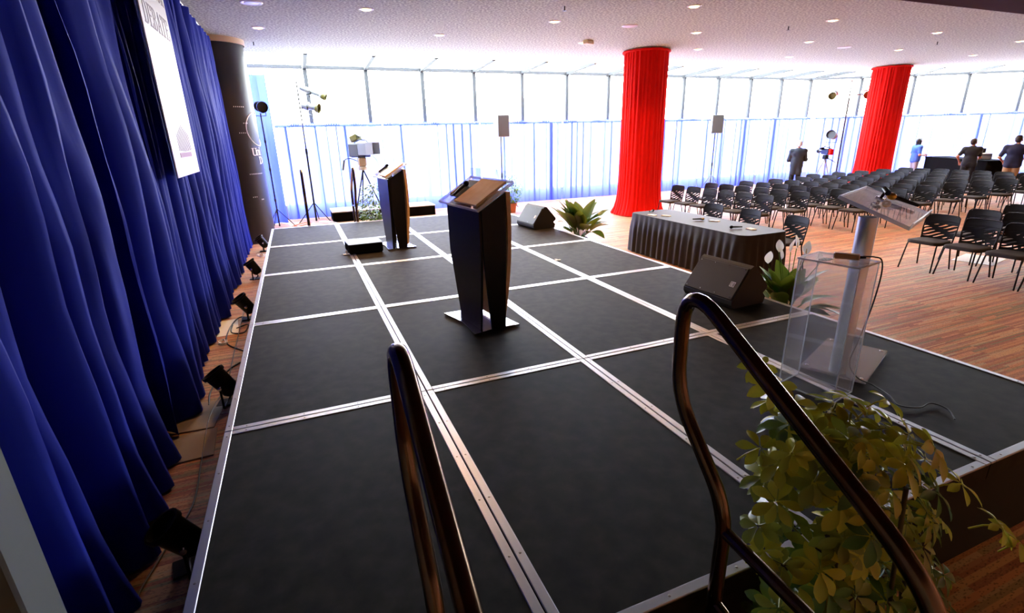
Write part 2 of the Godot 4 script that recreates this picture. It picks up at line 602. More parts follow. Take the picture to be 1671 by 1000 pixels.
func build_curtains() -> void:
	# velvet wall of curtain left of the stage: separate lengths on one rod
	var cuts := [[0.15, -1.20, "nearest the grey partition"], [-1.27, -2.45, "just beyond the narrow slit"], [-2.45, -3.85, "left of the white banner"], [-3.87, -5.43, "hanging behind the white banner"], [-5.47, -7.98, "right of the white banner"], [-8.0, -11.0, "beside the black column"]]
	for k in cuts.size():
		var c: Array = cuts[k]
		var top := 3.84 if c[1] > -3.5 else 4.2
		if k == 2:
			top = 3.84
		var w: float = [0.42, 0.40, 0.40, 0.24, 0.30, 0.30][k]
		var dp: float = [0.17, 0.17, 0.15, 0.09, 0.13, 0.12][k]
		var mb := drape(Vector3(-0.64, 0, c[0]), Vector3(-0.64, 0, c[1]), 0.02, top, w, dp, 1.15, 20 + k * 3, 46, 18, 0.06 if k < 2 else 0.02, Vector3(1, 0, 0), 0.55)
		solo(mb, "velvet_curtain", M["blue velvet"], "royal blue velvet curtain length " + c[2], "curtain", "blue velvet curtain wall")
	solo(MB.new().tube([Vector3(-0.64, 4.235, -3.65), Vector3(-0.64, 4.235, -11.05)], 0.02, 8), "curtain_rod", M["aluminium"], "curtain rod along the top of the blue velvet", "rod")
	solo(MB.new().tube([Vector3(-0.64, 3.87, 0.18), Vector3(-0.64, 3.87, -3.6)], 0.02, 8), "curtain_rod", M["aluminium"], "lower curtain rod nearest the grey partition", "rod")
	# taller translucent blue drape by the windows behind the black column
	var mb2 := drape(Vector3(-1.3, 0, -14.15), Vector3(0.2, 0, -14.15), 0.02, 3.9, 0.30, 0.10, 1.3, 77, 40, 12, 0.03, Vector3(0, 0, 1))
	solo(mb2, "tall_drape", M["blue drape"], "tall bright blue drape behind the black column", "curtain")
	# banner
	var bn := thing("hanging_banner", "tall white banner with grey lettering hung on the blue curtain", "banner", Vector3(-0.42, 1.917, -4.55))
	part(MB.new().box(Vector3(0, 1.0, 0), Vector3(0.012, 2.0, 1.24), 0.003), "banner_panel", M["banner vinyl"], bn)
	part(MB.new().tube([Vector3(0, 2.01, -0.64), Vector3(0, 2.01, 0.64)], 0.014, 8), "hanging_bar", M["aluminium"], bn)
	var words := [["GOVERNOR", 1.72, 0.20], ["DEBATE", 1.42, 0.27]]
	for q in words:
		var tm := TextMesh.new()
		tm.text = q[0]
		var fo := SystemFont.new()
		fo.font_names = PackedStringArray(["Droid Serif"])
		tm.font = fo
		tm.font_size = 64
		tm.pixel_size = q[2] / 64.0
		tm.depth = 0.002
		part(tm, "lettering", M["banner ink"], bn, xf(Vector3(0.008, q[1], 0), 0, 90, 0))
	var em := MB.new()
	for k in 13:
		em.box(Vector3(0.0075, 0.31 + 0.05 * (1.0 - absf(k - 6.0) / 8.0), 0.27 - k * 0.052), Vector3(0.003, 0.16 + 0.1 * (1.0 - absf(k - 6.0) / 6.0), 0.009))
	part(em, "emblem_bars", M["banner ink"], bn)
	part(MB.new().box(Vector3(0.0075, 0.20, -0.02), Vector3(0.003, 0.045, 0.62)), "emblem_strip", M["banner red"], bn)

func build_sheers() -> void:
	var z := -14.62
	var spans := [0.2, 3.2, 6.3, 9.3, 12.4, 15.4, 18.5, 21.3]
	var where := ["beside the tall blue drape", "behind the broadcast camera", "behind the loudspeaker on its stand", "left of the near red column", "right of the near red column", "behind the second loudspeaker", "behind the man in the suit"]
	for k in 7:
		var t := thing("sheer_drape", "sheer pale blue window drape " + where[k], "curtain", Vector3.ZERO, 0.0, "sheer blue window drapes")
		var a := Vector3(spans[k] + 0.02, 0, z)
		var b := Vector3(spans[k + 1] - 0.02, 0, z)
		part(drape(a, b, 0.03, 2.62, 0.27, 0.045, 2.5, 130 + k, 52, 5, 0.0, Vector3(0, 0, 1), 0.30), "cloth", M["blue sheer"], t)
		part(drape(a, b, 2.60, 2.70, 0.06, 0.022, 1.2, 230 + k, 90, 2, 0.0, Vector3(0, 0, 1)), "gathered_hem", M["blue drape"], t)
		part(MB.new().tube([a + Vector3(0, 2.66, 0), b + Vector3(0, 2.66, 0)], 0.014, 6), "rod", M["aluminium"], t)
		part(MB.new().tube([b + Vector3(0, 0.0, -0.06), b + Vector3(0, 2.66, -0.06)], 0.018, 6), "upright", M["aluminium"], t)
	var w2 := ["right of the far red column", "behind the woman in blue", "behind the man in black", "at the far right end"]
	for k in 4:
		var o := W2 + W2N * 0.55 + W2D * 0.1
		var a2 := o + W2D * (0.1 + 2.9 * k)
		var b2 := o + W2D * (2.95 + 2.9 * k)
		a2.y = 0
		b2.y = 0
		var t2 := thing("sheer_drape", "sheer pale blue window drape on the angled wall, " + w2[k], "curtain", Vector3.ZERO, 0.0, "sheer blue window drapes")
		part(drape(a2, b2, 0.03, 2.62, 0.30, 0.045, 2.6, 160 + k, 48, 5, 0.0, W2N, 0.40), "cloth", M["blue sheer"], t2)
		part(drape(a2, b2, 2.60, 2.70, 0.06, 0.022, 1.2, 260 + k, 90, 2, 0.0, W2N), "gathered_hem", M["blue drape"], t2)
		part(MB.new().tube([a2 + Vector3(0, 2.66, 0), b2 + Vector3(0, 2.66, 0)], 0.014, 6), "rod", M["aluminium"], t2)
		part(MB.new().tube([b2 - W2N * 0.06, b2 - W2N * 0.06 + Vector3(0, 2.66, 0)], 0.018, 6), "upright", M["aluminium"], t2)

func build_columns() -> void:
	for q in [[Vector3(9.664, 0, -10.57), "red draped column beside the black skirted table", 5], [Vector3(21.1, 0, -11.5), "red draped column behind the far rows of chairs", 8]]:
		var t := thing("draped_column", q[1], "column", q[0], 0.0, "red draped columns")
		part(MB.new().lathe([Vector2(0.5, 0.0), Vector2(0.5, CEIL_Y)], 28, Transform3D(), true), "shaft", M["cream band"], t)
		var f := FastNoiseLite.new()
		f.seed = q[2]
		f.frequency = 1.0
		var rows := []
		var seg := 220
		for i in 25:
			var h := i / 24.0
			var y := lerpf(4.235, 0.015, h)
			var line := []
			for j in seg:
				var an := TAU * j / seg
				var ca := cos(an)
				var sa := sin(an)
				var fold := 0.020 * sin(an * 34.0 + 3.0 * f.get_noise_2d(ca * 2.0, sa * 2.0 + h * 0.4)) * (0.55 + 0.7 * absf(f.get_noise_3d(ca * 1.5, sa * 1.5, h * 0.7))) + 0.03 * f.get_noise_3d(ca * 3.0, sa * 3.0, h * 0.9)
				var rr := 0.565 + fold + 0.02 * h + 0.17 * pow(h, 14.0) * (1.0 + 0.6 * f.get_noise_2d(ca * 2.5, sa * 2.5))
				line.append(Vector3(ca * rr, y, sa * rr))
			rows.append(line)
		part(MB.new().sheet(rows, true), "cloth", M["red cloth"], t)
		var hem := MB.new()
		var pts := []
		for j in 49:
			var an := TAU * j / 48.0
			pts.append(Vector3(cos(an) * 0.60, 4.245 + 0.006 * sin(an * 17.0), sin(an) * 0.60))
		hem.tube(pts, 0.03, 8, false)
		part(hem, "rolled_hem", M["red cloth"], t)
	var c := thing("black_column", "round black column with white printed dots and lettering", "column", Vector3(-0.66, 0, -11.65))
	part(MB.new().lathe([Vector2(0.6, 0.0), Vector2(0.6, 4.19)], 48, Transform3D(), true), "wrap", M["column black"], c)
	part(MB.new().lathe([Vector2(0.62, 4.19), Vector2(0.63, 4.2), Vector2(0.63, CEIL_Y)], 48), "capital_band", M["cream band"], c)
	# printed dots and letters follow the curved face; angle 0 faces +x, 90 faces the viewer (+z)
	var dots := MB.new()
	for q in [[1.05, 60.0, 3], [1.55, 58.0, 9], [2.42, 64.0, 5], [2.62, 52.0, 3], [2.95, 66.0, 6], [0.98, 40.0, 2]]:
		for k in int(q[2]):
			var an := deg_to_rad(q[1] - k * 4.0)
			var bs := Basis(Vector3.UP, PI * 0.5 - an)
			dots.box(Vector3(cos(an) * 0.601, q[0], sin(an) * 0.601), Vector3(0.014, 0.022, 0.004), 0.0, bs)
	part(dots, "printed_dots", M["white print"], c)
	var ring := MB.new()
	var cp := []
	for k in 41:
		var th := TAU * k / 40.0
		var an := deg_to_rad(14.0) + 0.36 * cos(th) / 0.6
		cp.append(Vector3(cos(an) * 0.602, 2.50 + 0.36 * sin(th), sin(an) * 0.602))
	ring.tube(cp, 0.011, 5, false)
	part(ring, "printed_ring", M["white print"], c)
	var ti := 0
	for q in [["U", 38.0, 2.02, 0.17], ["n", 27.0, 2.02, 0.17], ["i", 18.5, 2.02, 0.17], ["D", 20.0, 1.83, 0.17]]:
		var tm := TextMesh.new()
		tm.text = q[0]
		var fo := SystemFont.new()
		fo.font_names = PackedStringArray(["Droid Serif"])
		fo.font_weight = 700
		tm.font = fo
		tm.font_size = 64
		tm.pixel_size = q[3] / 48.0
		tm.depth = 0.004
		var an := deg_to_rad(q[1])
		part(tm, "letter", M["white print"], c, Transform3D(Basis(Vector3.UP, PI * 0.5 - an), Vector3(cos(an) * 0.602, q[2], sin(an) * 0.602)))
		ti += 1

func build_ceiling_fittings() -> void:
	var rows := [[[0.33, -10.09], [3.85, -9.93], [7.4, -10.0], [10.96, -10.09], [14.9, -10.6]], [[2.09, -8.05], [5.64, -8.05], [9.25, -8.22], [13.02, -8.44], [17.0, -8.75], [20.86, -8.91]], [[0.3, -6.2], [3.85, -6.2], [7.46, -6.26], [11.13, -6.40], [15.04, -6.68], [18.9, -6.86]], [[2.1, -4.4], [5.64, -4.4], [9.3, -4.5], [13.0, -4.7]]]
	var trim := MB.new().lathe([Vector2(0.075, 0.0), Vector2(0.105, -0.012), Vector2(0.125, -0.004), Vector2(0.125, 0.0)], 24).mesh()
	var glow := MB.new().ball(Vector3(0, -0.004, 0), Vector3(0.088, 0.022, 0.088), 16).mesh()
	var rn := ["row nearest the windows", "second row from the windows", "third row from the windows", "row nearest the dark beam"]
	for r in rows.size():
		for k in rows[r].size():
			var p: Array = rows[r][k]
			downlight(Vector3(p[0], CEIL_Y, p[1]), trim, glow, "recessed ceiling downlight, %s from the left in the %s" % [ORD[k], rn[r]], 8.5)
	var k2 := 0
	for p in [[5.4, 4.4], [8.6, 4.4], [12.0, 4.4], [8.4, 1.2], [12.4, 1.2], [16.4, 1.2], [20.4, 1.2]]:
		downlight(Vector3(p[0], 3.90, p[1]), trim, glow, "recessed downlight, %s one in the dark lowered ceiling" % ORD[k2], 7.0)
		k2 += 1
	# round speaker grilles, sprinklers and one box-shaped device
	var gr := MB.new().lathe([Vector2(0.0, -0.014), Vector2(0.10, -0.012), Vector2(0.11, -0.006), Vector2(0.14, -0.012), Vector2(0.16, -0.012), Vector2(0.17, 0.0)], 24).mesh()
	var gl := ["near the black column", "left of the near red column", "between the two red columns"]
	var gp := [[0.34, -8.1], [7.34, -8.0], [14.87, -8.84]]
	for k in 3:
		var o := solo(gr, "ceiling_speaker", M["lamp trim"], "round white ceiling speaker grille " + gl[k], "speaker", "ceiling speaker grilles")
		o.position = Vector3(gp[k][0], CEIL_Y, gp[k][1])
	var sp := [[5.25, -6.91, "above the middle of the stage"], [10.76, -7.13, "above the front row of chairs"], [16.6, -7.54, "above the far rows of chairs"], [0.15, -11.7, "beside the top of the black column"]]
	for q in sp:
		var t := thing("sprinkler", "small dark ceiling sprinkler " + q[2], "sprinkler", Vector3(q[0], CEIL_Y, q[1]), 0.0, "ceiling sprinklers")
		part(MB.new().tube([Vector3(0, 0, 0), Vector3(0, -0.07, 0)], 0.012, 6), "stem", M["black plastic"], t)
		part(MB.new().lathe([Vector2(0.0, -0.075), Vector2(0.04, -0.072), Vector2(0.0, -0.068)], 10), "deflector", M["black plastic"], t)
	var d := thing("ceiling_detector", "small cream box detector on the ceiling above the stage edge", "detector", Vector3(7.37, CEIL_Y, -9.7), 20.0)
	part(MB.new().box(Vector3(0, -0.04, 0), Vector3(0.24, 0.08, 0.14), 0.01), "housing", M["cream band"], d)
	part(MB.new().box(Vector3(-0.02, -0.05, 0.075), Vector3(0.16, 0.04, 0.01), 0.004), "cover", M["lamp trim"], d)

func downlight(at: Vector3, trim: Mesh, glow: Mesh, label: String, e: float) -> void:
	var t := thing("recessed_downlight", label, "light", at, 0.0, "recessed ceiling downlights")
	part(trim, "trim_ring", M["lamp trim"], t)
	part(glow, "lamp_lens", M["lamp glow"], t)
	var l := SpotLight3D.new()
	l.name = "lamp"
	l.light_color = Color(1.0, 0.76, 0.50)
	l.light_energy = e
	l.spot_angle = 62.0
	l.spot_range = 40.0
	l.spot_attenuation = 2.0
	l.light_size = 0.08
	l.shadow_enabled = true
	l.position = Vector3(0, -0.04, 0)
	l.rotation_degrees = Vector3(-90, 0, 0)
	t.add_child(l)

func rounded(pts: Array, rad: Variant, steps := 6) -> Array:
	var out := [pts[0]]
	for i in range(1, pts.size() - 1):
		var p: Vector3 = pts[i]
		var a: Vector3 = pts[i - 1]
		var b: Vector3 = pts[i + 1]
		var rr: float = rad[i] if rad is Array else rad
		var q0 := p + (a - p).normalized() * minf(rr, p.distance_to(a) * 0.48)
		var q1 := p + (b - p).normalized() * minf(rr, p.distance_to(b) * 0.48)
		for s in steps + 1:
			var t := float(s) / steps
			out.append(q0.lerp(p, t).lerp(p.lerp(q1, t), t))
	out.append(pts[pts.size() - 1])
	return out

func make_rail(label: String, at: Vector3, turn: float) -> Node3D:
	var t := thing("stair_handrail", label, "handrail", at, turn, "stage stair handrails")
	var pts := [Vector3(0, 0.012, 0.06), Vector3(0, 1.0, 0.06), Vector3(0, 1.31, -0.225), Vector3(0, 1.75, -0.235), Vector3(0, 1.245, 0.62), Vector3(0, 1.10, 0.69), Vector3(0, 0.012, 0.70)]
	part(MB.new().tube(rounded(pts, [0, 0.12, 0.12, 0.19, 0.16, 0.1, 0], 8), 0.026, 14), "bent_tube", M["black rail"], t)
	part(MB.new().tube([Vector3(0, 0.92, 0.06), Vector3(0, 0.86, 0.70)], 0.022, 12), "lower_bar", M["black rail"], t)
	part(MB.new().tube([Vector3(0, 0.60, 0.06), Vector3(0, 0.46, 0.70)], 0.022, 12), "lower_bar", M["black rail"], t)
	for z in [0.06, 0.70]:
		part(MB.new().lathe([Vector2(0.0, 0.012), Vector2(0.05, 0.012), Vector2(0.055, 0.0)], 16, Transform3D(Basis(), Vector3(0, 0, z))), "foot_flange", M["black rail"], t)
	return t

func make_steps(label: String, at: Vector3, turn: float, w: float) -> void:
	var t := thing("stage_steps", label, "steps", at, turn, "stage steps")
	for k in 2:
		part(MB.new().box(Vector3(0, 0.40 - 0.2 * k - 0.02, 0.17 + 0.3 * k), Vector3(w, 0.04, 0.3), 0.006), "tread", M["stage deck"], t)
		part(MB.new().box(Vector3(0, 0.28 - 0.2 * k, 0.31 + 0.3 * k), Vector3(w, 0.16, 0.015)), "riser", M["black matte"], t)
	for s in [-1.0, 1.0]:
		part(MB.new().prism(PackedVector2Array([Vector2(0.02, 0.0), Vector2(0.62, 0.0), Vector2(0.62, 0.16), Vector2(0.32, 0.36), Vector2(0.02, 0.36)]), -0.01, 0.01, Transform3D(Basis(Vector3(0, 0, 1), Vector3.UP, Vector3(-1, 0, 0)), Vector3(s * (w * 0.5 - 0.012), 0, 0))), "stringer", M["black matte"], t)

func build_rails() -> void:
	make_rail("black bent tube handrail at left of the near stage steps", Vector3(0.80, 0, FRONT_Z), 0)
	make_rail("black bent tube handrail beside the yellow green umbrella plant", Vector3(1.80, 0, FRONT_Z), 0)
	var bz := FRONT_Z - 5 * ROW
	make_rail("slim black handrail at the back of the stage near the light stand", Vector3(0.70, 0, bz), 180)
	make_rail("slim black handrail at the back of the stage by the leafy plant", Vector3(1.66, 0, bz), 180)
	make_steps("black steps up to the near end of the stage", Vector3(1.30, 0, FRONT_Z + 0.01), 0, 0.86)
	make_steps("black steps behind the far end of the stage", Vector3(1.18, 0, bz - 0.01), 180, 0.82)

func slab_poly(poly: Array, z0: float, z1: float, x: Transform3D) -> MB:
	return MB.new().prism(PackedVector2Array(poly), z0, z1, x)

func make_podium(label: String, at: Vector3, turn: float) -> Node3D:
	var t := thing("podium", label, "podium", at, turn, "black debate podiums")
	# polygons drawn in (z, y) and extruded along x
	var zy := Transform3D(Basis(Vector3(0, 0, 1), Vector3.UP, Vector3(-1, 0, 0)), Vector3.ZERO)
	part(slab_poly([Vector2(0.318, 1.055), Vector2(-0.318, 1.055), Vector2(-0.305, 0.64), Vector2(-0.13, 0.012), Vector2(0.255, 0.012), Vector2(0.29, 0.30), Vector2(0.322, 0.64)], 0.085, 0.105, zy), "back_panel", M["podium black"], t)
	for s in [-1.0, 1.0]:
		var xy := Transform3D(Basis(), Vector3(0, 0, s * 0.32))
		part(slab_poly([Vector2(-0.085, 1.06), Vector2(0.14, 1.19), Vector2(0.128, 0.6), Vector2(0.108, 0.012), Vector2(-0.025, 0.012), Vector2(-0.055, 0.34), Vector2(-0.078, 0.66)], -0.01, 0.01, xy), "side_panel", M["podium black"], t)
	# bowed maple front
	var rows := []
	for side in 2:
		for i in 9:
			var h := i / 8.0
			var y := lerpf(1.19, 0.05, h) if side == 0 else lerpf(0.05, 1.19, h)
			var hh := h if side == 0 else 1.0 - h
			var hw := lerpf(0.335, 0.25, hh)
			var bow := 0.035 * sin(hh * PI) + 0.145 - 0.03 * hh
			var line := []
			for j in 9:
				line.append(Vector3(bow + (0.036 if side == 0 else 0.0), y, lerpf(-hw, hw, j / 8.0)))
			rows.append(line)
	rows.append(rows[0])
	var wood := MB.new().sheet(rows)
	for e in [0, 8]:
		for i in 8:
			wood.quad(rows[i][e], rows[i + 1][e], rows[16 - i][e], rows[17 - i][e], Vector3(0, 0, -1.0 if e == 0 else 1.0))
	part(wood, "maple_front", M["maple"], t)
	var base := [Vector2(-0.20, 0.33), Vector2(-0.155, 0.0), Vector2(-0.20, -0.33), Vector2(0.02, -0.30), Vector2(0.25, -0.33), Vector2(0.225, 0.0), Vector2(0.25, 0.33), Vector2(0.02, 0.30)]
	var up := Transform3D(Basis(Vector3(1, 0, 0), Vector3(0, 0, 1), Vector3(0, 1, 0)), Vector3.ZERO)
	part(slab_poly(base, 0.0, 0.018, up), "base_plate", M["chrome"], t)
	# tilted clear tray on top, low on the speaker's side
	var tilt := xf(Vector3(0.02, 1.165, 0), 0, 0, 31.0)
	var tray := part(MB.new().box(Vector3(0.0, 0, 0), Vector3(0.40, 0.014, 0.78), 0.003), "clear_top", M["acrylic"], t, tilt)
	var lip := MB.new()
	for s in [-1.0, 1.0]:
		lip.box(Vector3(0, 0.004, s * 0.385), Vector3(0.40, 0.026, 0.012), 0.003)
		lip.box(Vector3(s * 0.194, 0.004, 0), Vector3(0.012, 0.026, 0.758), 0.003)
	part(lip, "clear_rim", M["frosted acrylic edge"], tray)
	part(MB.new().box(Vector3(0.0, 0.02, 0.12), Vector3(0.33, 0.02, 0.42), 0.004), "reading_board", M["maple"], t, tilt)
	part(MB.new().box(Vector3(0.18, 0.055, 0), Vector3(0.006, 0.11, 0.70), 0.002, Basis(Vector3(0, 0, 1), deg_to_rad(-31.0))), "clear_screen", M["acrylic"], t, tilt)
	part(MB.new().box(Vector3(0.02, 0.014, -0.21), Vector3(0.24, 0.012, 0.2), 0.003), "black_tray", M["black plastic"], t, tilt)
	return t

func make_microphone(called: String, label: String, at: Vector3, bs: Basis, head := "gold") -> Node3D:
	var t := thing(called, label, "microphone", at, 0.0, "microphones")
	t.basis = bs
	part(MB.new().lathe([Vector2(0.0, 0.0), Vector2(0.011, 0.0), Vector2(0.014, 0.14), Vector2(0.017, 0.15)], 12, xf(Vector3.ZERO, 0, 0, -90)), "handle", M["black plastic"], t)
	part(MB.new().ball(Vector3(0.172, 0, 0), Vector3(0.03, 0.024, 0.024), 12), "grille_head", M[head], t)
	return t

func build_podiums() -> void:
	make_podium("black podium with maple front and clear top standing mid stage", Vector3(1.985, STAGE_Y, -2.43), 8)
	make_podium("black podium farther back beside the low black box", Vector3(1.915, STAGE_Y, -6.33), 5)
	for q in [[Vector3(1.985, STAGE_Y, -2.43), 8.0, "the mid stage podium"], [Vector3(1.915, STAGE_Y, -6.33), 5.0, "the farther podium"]]:
		var b := Transform3D(Basis(Vector3.UP, deg_to_rad(q[1])), q[0]) * xf(Vector3(0.02, 1.165, 0), 0, 0, 31.0)
		make_microphone("microphone", "slim black microphone lying on top of " + q[2], b * Vector3(-0.12, 0.046, -0.16), b.basis * Basis(Vector3.UP, deg_to_rad(12)), "black matte")
		var t := thing("remote_clicker", "small black and tan clicker lying on " + q[2], "remote", b * Vector3(-0.02, 0.020, -0.27))
		t.basis = b.basis
		part(MB.new().box(Vector3(0, 0.011, 0), Vector3(0.15, 0.02, 0.035), 0.005), "case", M["tan card"], t)
		part(MB.new().box(Vector3(0.05, 0.023, 0), Vector3(0.03, 0.006, 0.018), 0.002), "button", M["black plastic"], t)

func build_lectern() -> void:
	var t := thing("acrylic_lectern", "clear lectern with satin silver tube and tilted clear top", "lectern", Vector3(4.15, STAGE_Y, -0.43), 22.5)
	part(MB.new().box(Vector3(0.0, 0.012, 0.0), Vector3(0.70, 0.02, 0.40), 0.004), "base_plate", M["smoked acrylic"], t)
	for sx in [-1.0, 1.0]:
		for sz in [-1.0, 1.0]:
			part(MB.new().lathe([Vector2(0.0, 0.026), Vector2(0.012, 0.026), Vector2(0.014, 0.0221)], 10, Transform3D(Basis(), Vector3(sx * 0.31, 0, sz * 0.165))), "cap_screw", M["chrome"], t)
	part(MB.new().lathe([Vector2(0.052, 0.022), Vector2(0.052, 1.09)], 28, Transform3D(Basis(), Vector3(-0.29, 0, 0.02)), true), "silver_tube", M["satin tube"], t)
	part(MB.new().box(Vector3(-0.105, 0.55, 0.02), Vector3(0.26, 1.05, 0.010), 0.002), "clear_panel", M["acrylic"], t)
	part(MB.new().box(Vector3(0.025, 0.55, 0.02), Vector3(0.006, 1.05, 0.013), 0.001), "panel_edge", M["frosted acrylic edge"], t)
	for y in [0.93, 0.30]:
		part(MB.new().box(Vector3(-0.14, y, 0.033), Vector3(0.09, 0.014, 0.014), 0.002), "standoff", M["chrome"], t)
	var tilt := xf(Vector3(-0.153, 1.147, 0.075), 22.4, 0, 0)
	var top := part(MB.new().box(Vector3.ZERO, Vector3(0.68, 0.018, 0.40), 0.003), "clear_top", M["acrylic"], t, tilt)
	var lip := MB.new()
	for s in [-1.0, 1.0]:
		lip.box(Vector3(s * 0.343, 0, 0), Vector3(0.008, 0.022, 0.408), 0.002)
	lip.box(Vector3(0, 0, -0.203), Vector3(0.694, 0.022, 0.008), 0.002)
	lip.box(Vector3(0, 0.012, 0.203), Vector3(0.694, 0.046, 0.010), 0.002)
	part(lip, "polished_edge", M["frosted acrylic edge"], top)
	var b := Transform3D(Basis(Vector3.UP, deg_to_rad(22.5)), Vector3(4.15, STAGE_Y, -0.43)) * tilt
	make_microphone("microphone", "black and gold microphone on the clear lectern top", b * Vector3(0.27, 0.036, 0.13), b.basis * Basis(Vector3.UP, deg_to_rad(118)), "gold")
	var cl := thing("microphone_clip", "dark brown swivel clip on the clear lectern top", "clip", b * Vector3(0.10, 0.010, -0.06))
	cl.basis = b.basis
	part(MB.new().box(Vector3(0, 0.005, 0), Vector3(0.07, 0.01, 0.05), 0.002), "foot", M["chrome"], cl)
	part(MB.new().tube([Vector3(0, 0.01, 0), Vector3(0.01, 0.05, 0)], 0.009, 8), "swivel", M["dark wood"], cl)
	part(MB.new().tube([Vector3(-0.02, 0.05, 0.02), Vector3(0.05, 0.055, -0.02)], 0.017, 10), "sleeve", M["black plastic"], cl)
	# clear pedestal box beside the lectern
	var p := thing("acrylic_pedestal", "tall clear open acrylic box pedestal in front of the lectern", "pedestal", Vector3(3.575, STAGE_Y, -0.225), 12)
	var w := 0.25
	var d := 0.34
	var h := 0.86
	for s in [-1.0, 1.0]:
		part(MB.new().box(Vector3(s * w * 0.5, h * 0.5, 0), Vector3(0.008, h, d)), "side_panel", M["acrylic"], p)
		part(MB.new().box(Vector3(0, h * 0.5, s * (d * 0.5 - 0.004)), Vector3(w - 0.008, h, 0.008)), "side_panel", M["acrylic"], p)
		for s2 in [-1.0, 1.0]:
			part(MB.new().box(Vector3(s * w * 0.5, h * 0.5, s2 * d * 0.5), Vector3(0.007, h, 0.007), 0.002), "polished_corner", M["frosted acrylic edge"], p)
	part(MB.new().box(Vector3(0, h + 0.005, 0), Vector3(w + 0.01, 0.01, d + 0.01), 0.002), "top_panel", M["acrylic"], p)
	var rim := MB.new()
	var foot := MB.new()
	for s in [-1.0, 1.0]:
		rim.box(Vector3(s * (w * 0.5 + 0.006), h + 0.005, 0), Vector3(0.005, 0.011, d + 0.016), 0.001)
		rim.box(Vector3(0, h + 0.005, s * (d * 0.5 + 0.006)), Vector3(w + 0.006, 0.011, 0.005), 0.001)
		foot.box(Vector3(s * w * 0.5, 0.003, 0), Vector3(0.008, 0.006, d), 0.001)
		foot.box(Vector3(0, 0.003, s * d * 0.5), Vector3(w, 0.006, 0.008), 0.001)
	part(rim, "polished_rim", M["frosted acrylic edge"], p)
	part(foot, "polished_foot", M["frosted acrylic edge"], p)
	var pb := Transform3D(Basis(Vector3.UP, deg_to_rad(12)), Vector3(3.575, STAGE_Y + 0.87, -0.225))
	var c := thing("transmitter_pack", "tan rectangular pack with a cord on the clear pedestal", "transmitter", pb * Vector3(0.035, 0.0, 0.03), -58)
	part(MB.new().box(Vector3(0, 0.018, 0), Vector3(0.13, 0.034, 0.05), 0.006), "case", M["tan card"], c)
	part(MB.new().box(Vector3(-0.067, 0.018, 0), Vector3(0.006, 0.030, 0.046), 0.002), "end_cap", M["paper"], c)
	part(MB.new().tube([Vector3(0.064, 0.018, 0), Vector3(0.095, 0.02, 0)], [0.010, 0.006], 8), "cord_boot", M["black plastic"], c)
	var k := thing("small_card", "tiny black and white card on the clear pedestal", "card", pb * Vector3(-0.07, 0.0, -0.04), 10)
	part(MB.new().box(Vector3(0, 0.002, 0), Vector3(0.075, 0.004, 0.05), 0.001), "sheet", M["paper"], k)
	part(MB.new().box(Vector3(-0.01, 0.0045, -0.008), Vector3(0.04, 0.001, 0.014)), "print", M["black plastic"], k)
	var cord := [pb * Vector3(0.085, 0.020, 0.095), pb * Vector3(0.12, 0.02, 0.14), pb * Vector3(0.150, 0.0, 0.172), pb * Vector3(0.165, -0.10, 0.18), pb * Vector3(0.155, -0.30, 0.17), pb * Vector3(0.15, -0.52, 0.14), pb * Vector3(0.17, -0.70, 0.11), Vector3(3.84, 0.66, -0.13), Vector3(3.94, 0.606, -0.09), Vector3(3.89, 0.606, 0.05), Vector3(3.82, 0.606, 0.15), Vector3(3.90, 0.606, 0.22), Vector3(4.02, 0.606, 0.215), Vector3(4.03, 0.606, 0.30), Vector3(3.94, 0.606, 0.385)]
	solo(MB.new().tube(smooth_path(cord, 6), 0.0045, 6), "pedestal_cord", M["cable black"], "thin dark cord trailing from the clear pedestal across the stage", "cord")
	solo(MB.new().tube(smooth_path([Vector3(3.52, 0.606, 0.40), Vector3(3.44, 0.606, 0.46), Vector3(3.38, 0.606, 0.53), Vector3(3.34, 0.606, 0.60), Vector3(3.25, 0.606, 0.585), Vector3(3.14, 0.606, 0.56), Vector3(3.02, 0.606, 0.52)], 6), 0.0042, 6), "short_cord", M["cable grey"], "short pale cord looped at the stage edge behind the umbrella plant", "cord")

func smooth_path(p: Array, steps := 5) -> Array:
	var out := []
	for i in p.size() - 1:
		var a: Vector3 = p[maxi(i - 1, 0)]
		var d: Vector3 = p[mini(i + 2, p.size() - 1)]
		for s in steps:
			out.append(p[i].cubic_interpolate(p[i + 1], a, d, float(s) / steps))
	out.append(p[p.size() - 1])
	return out

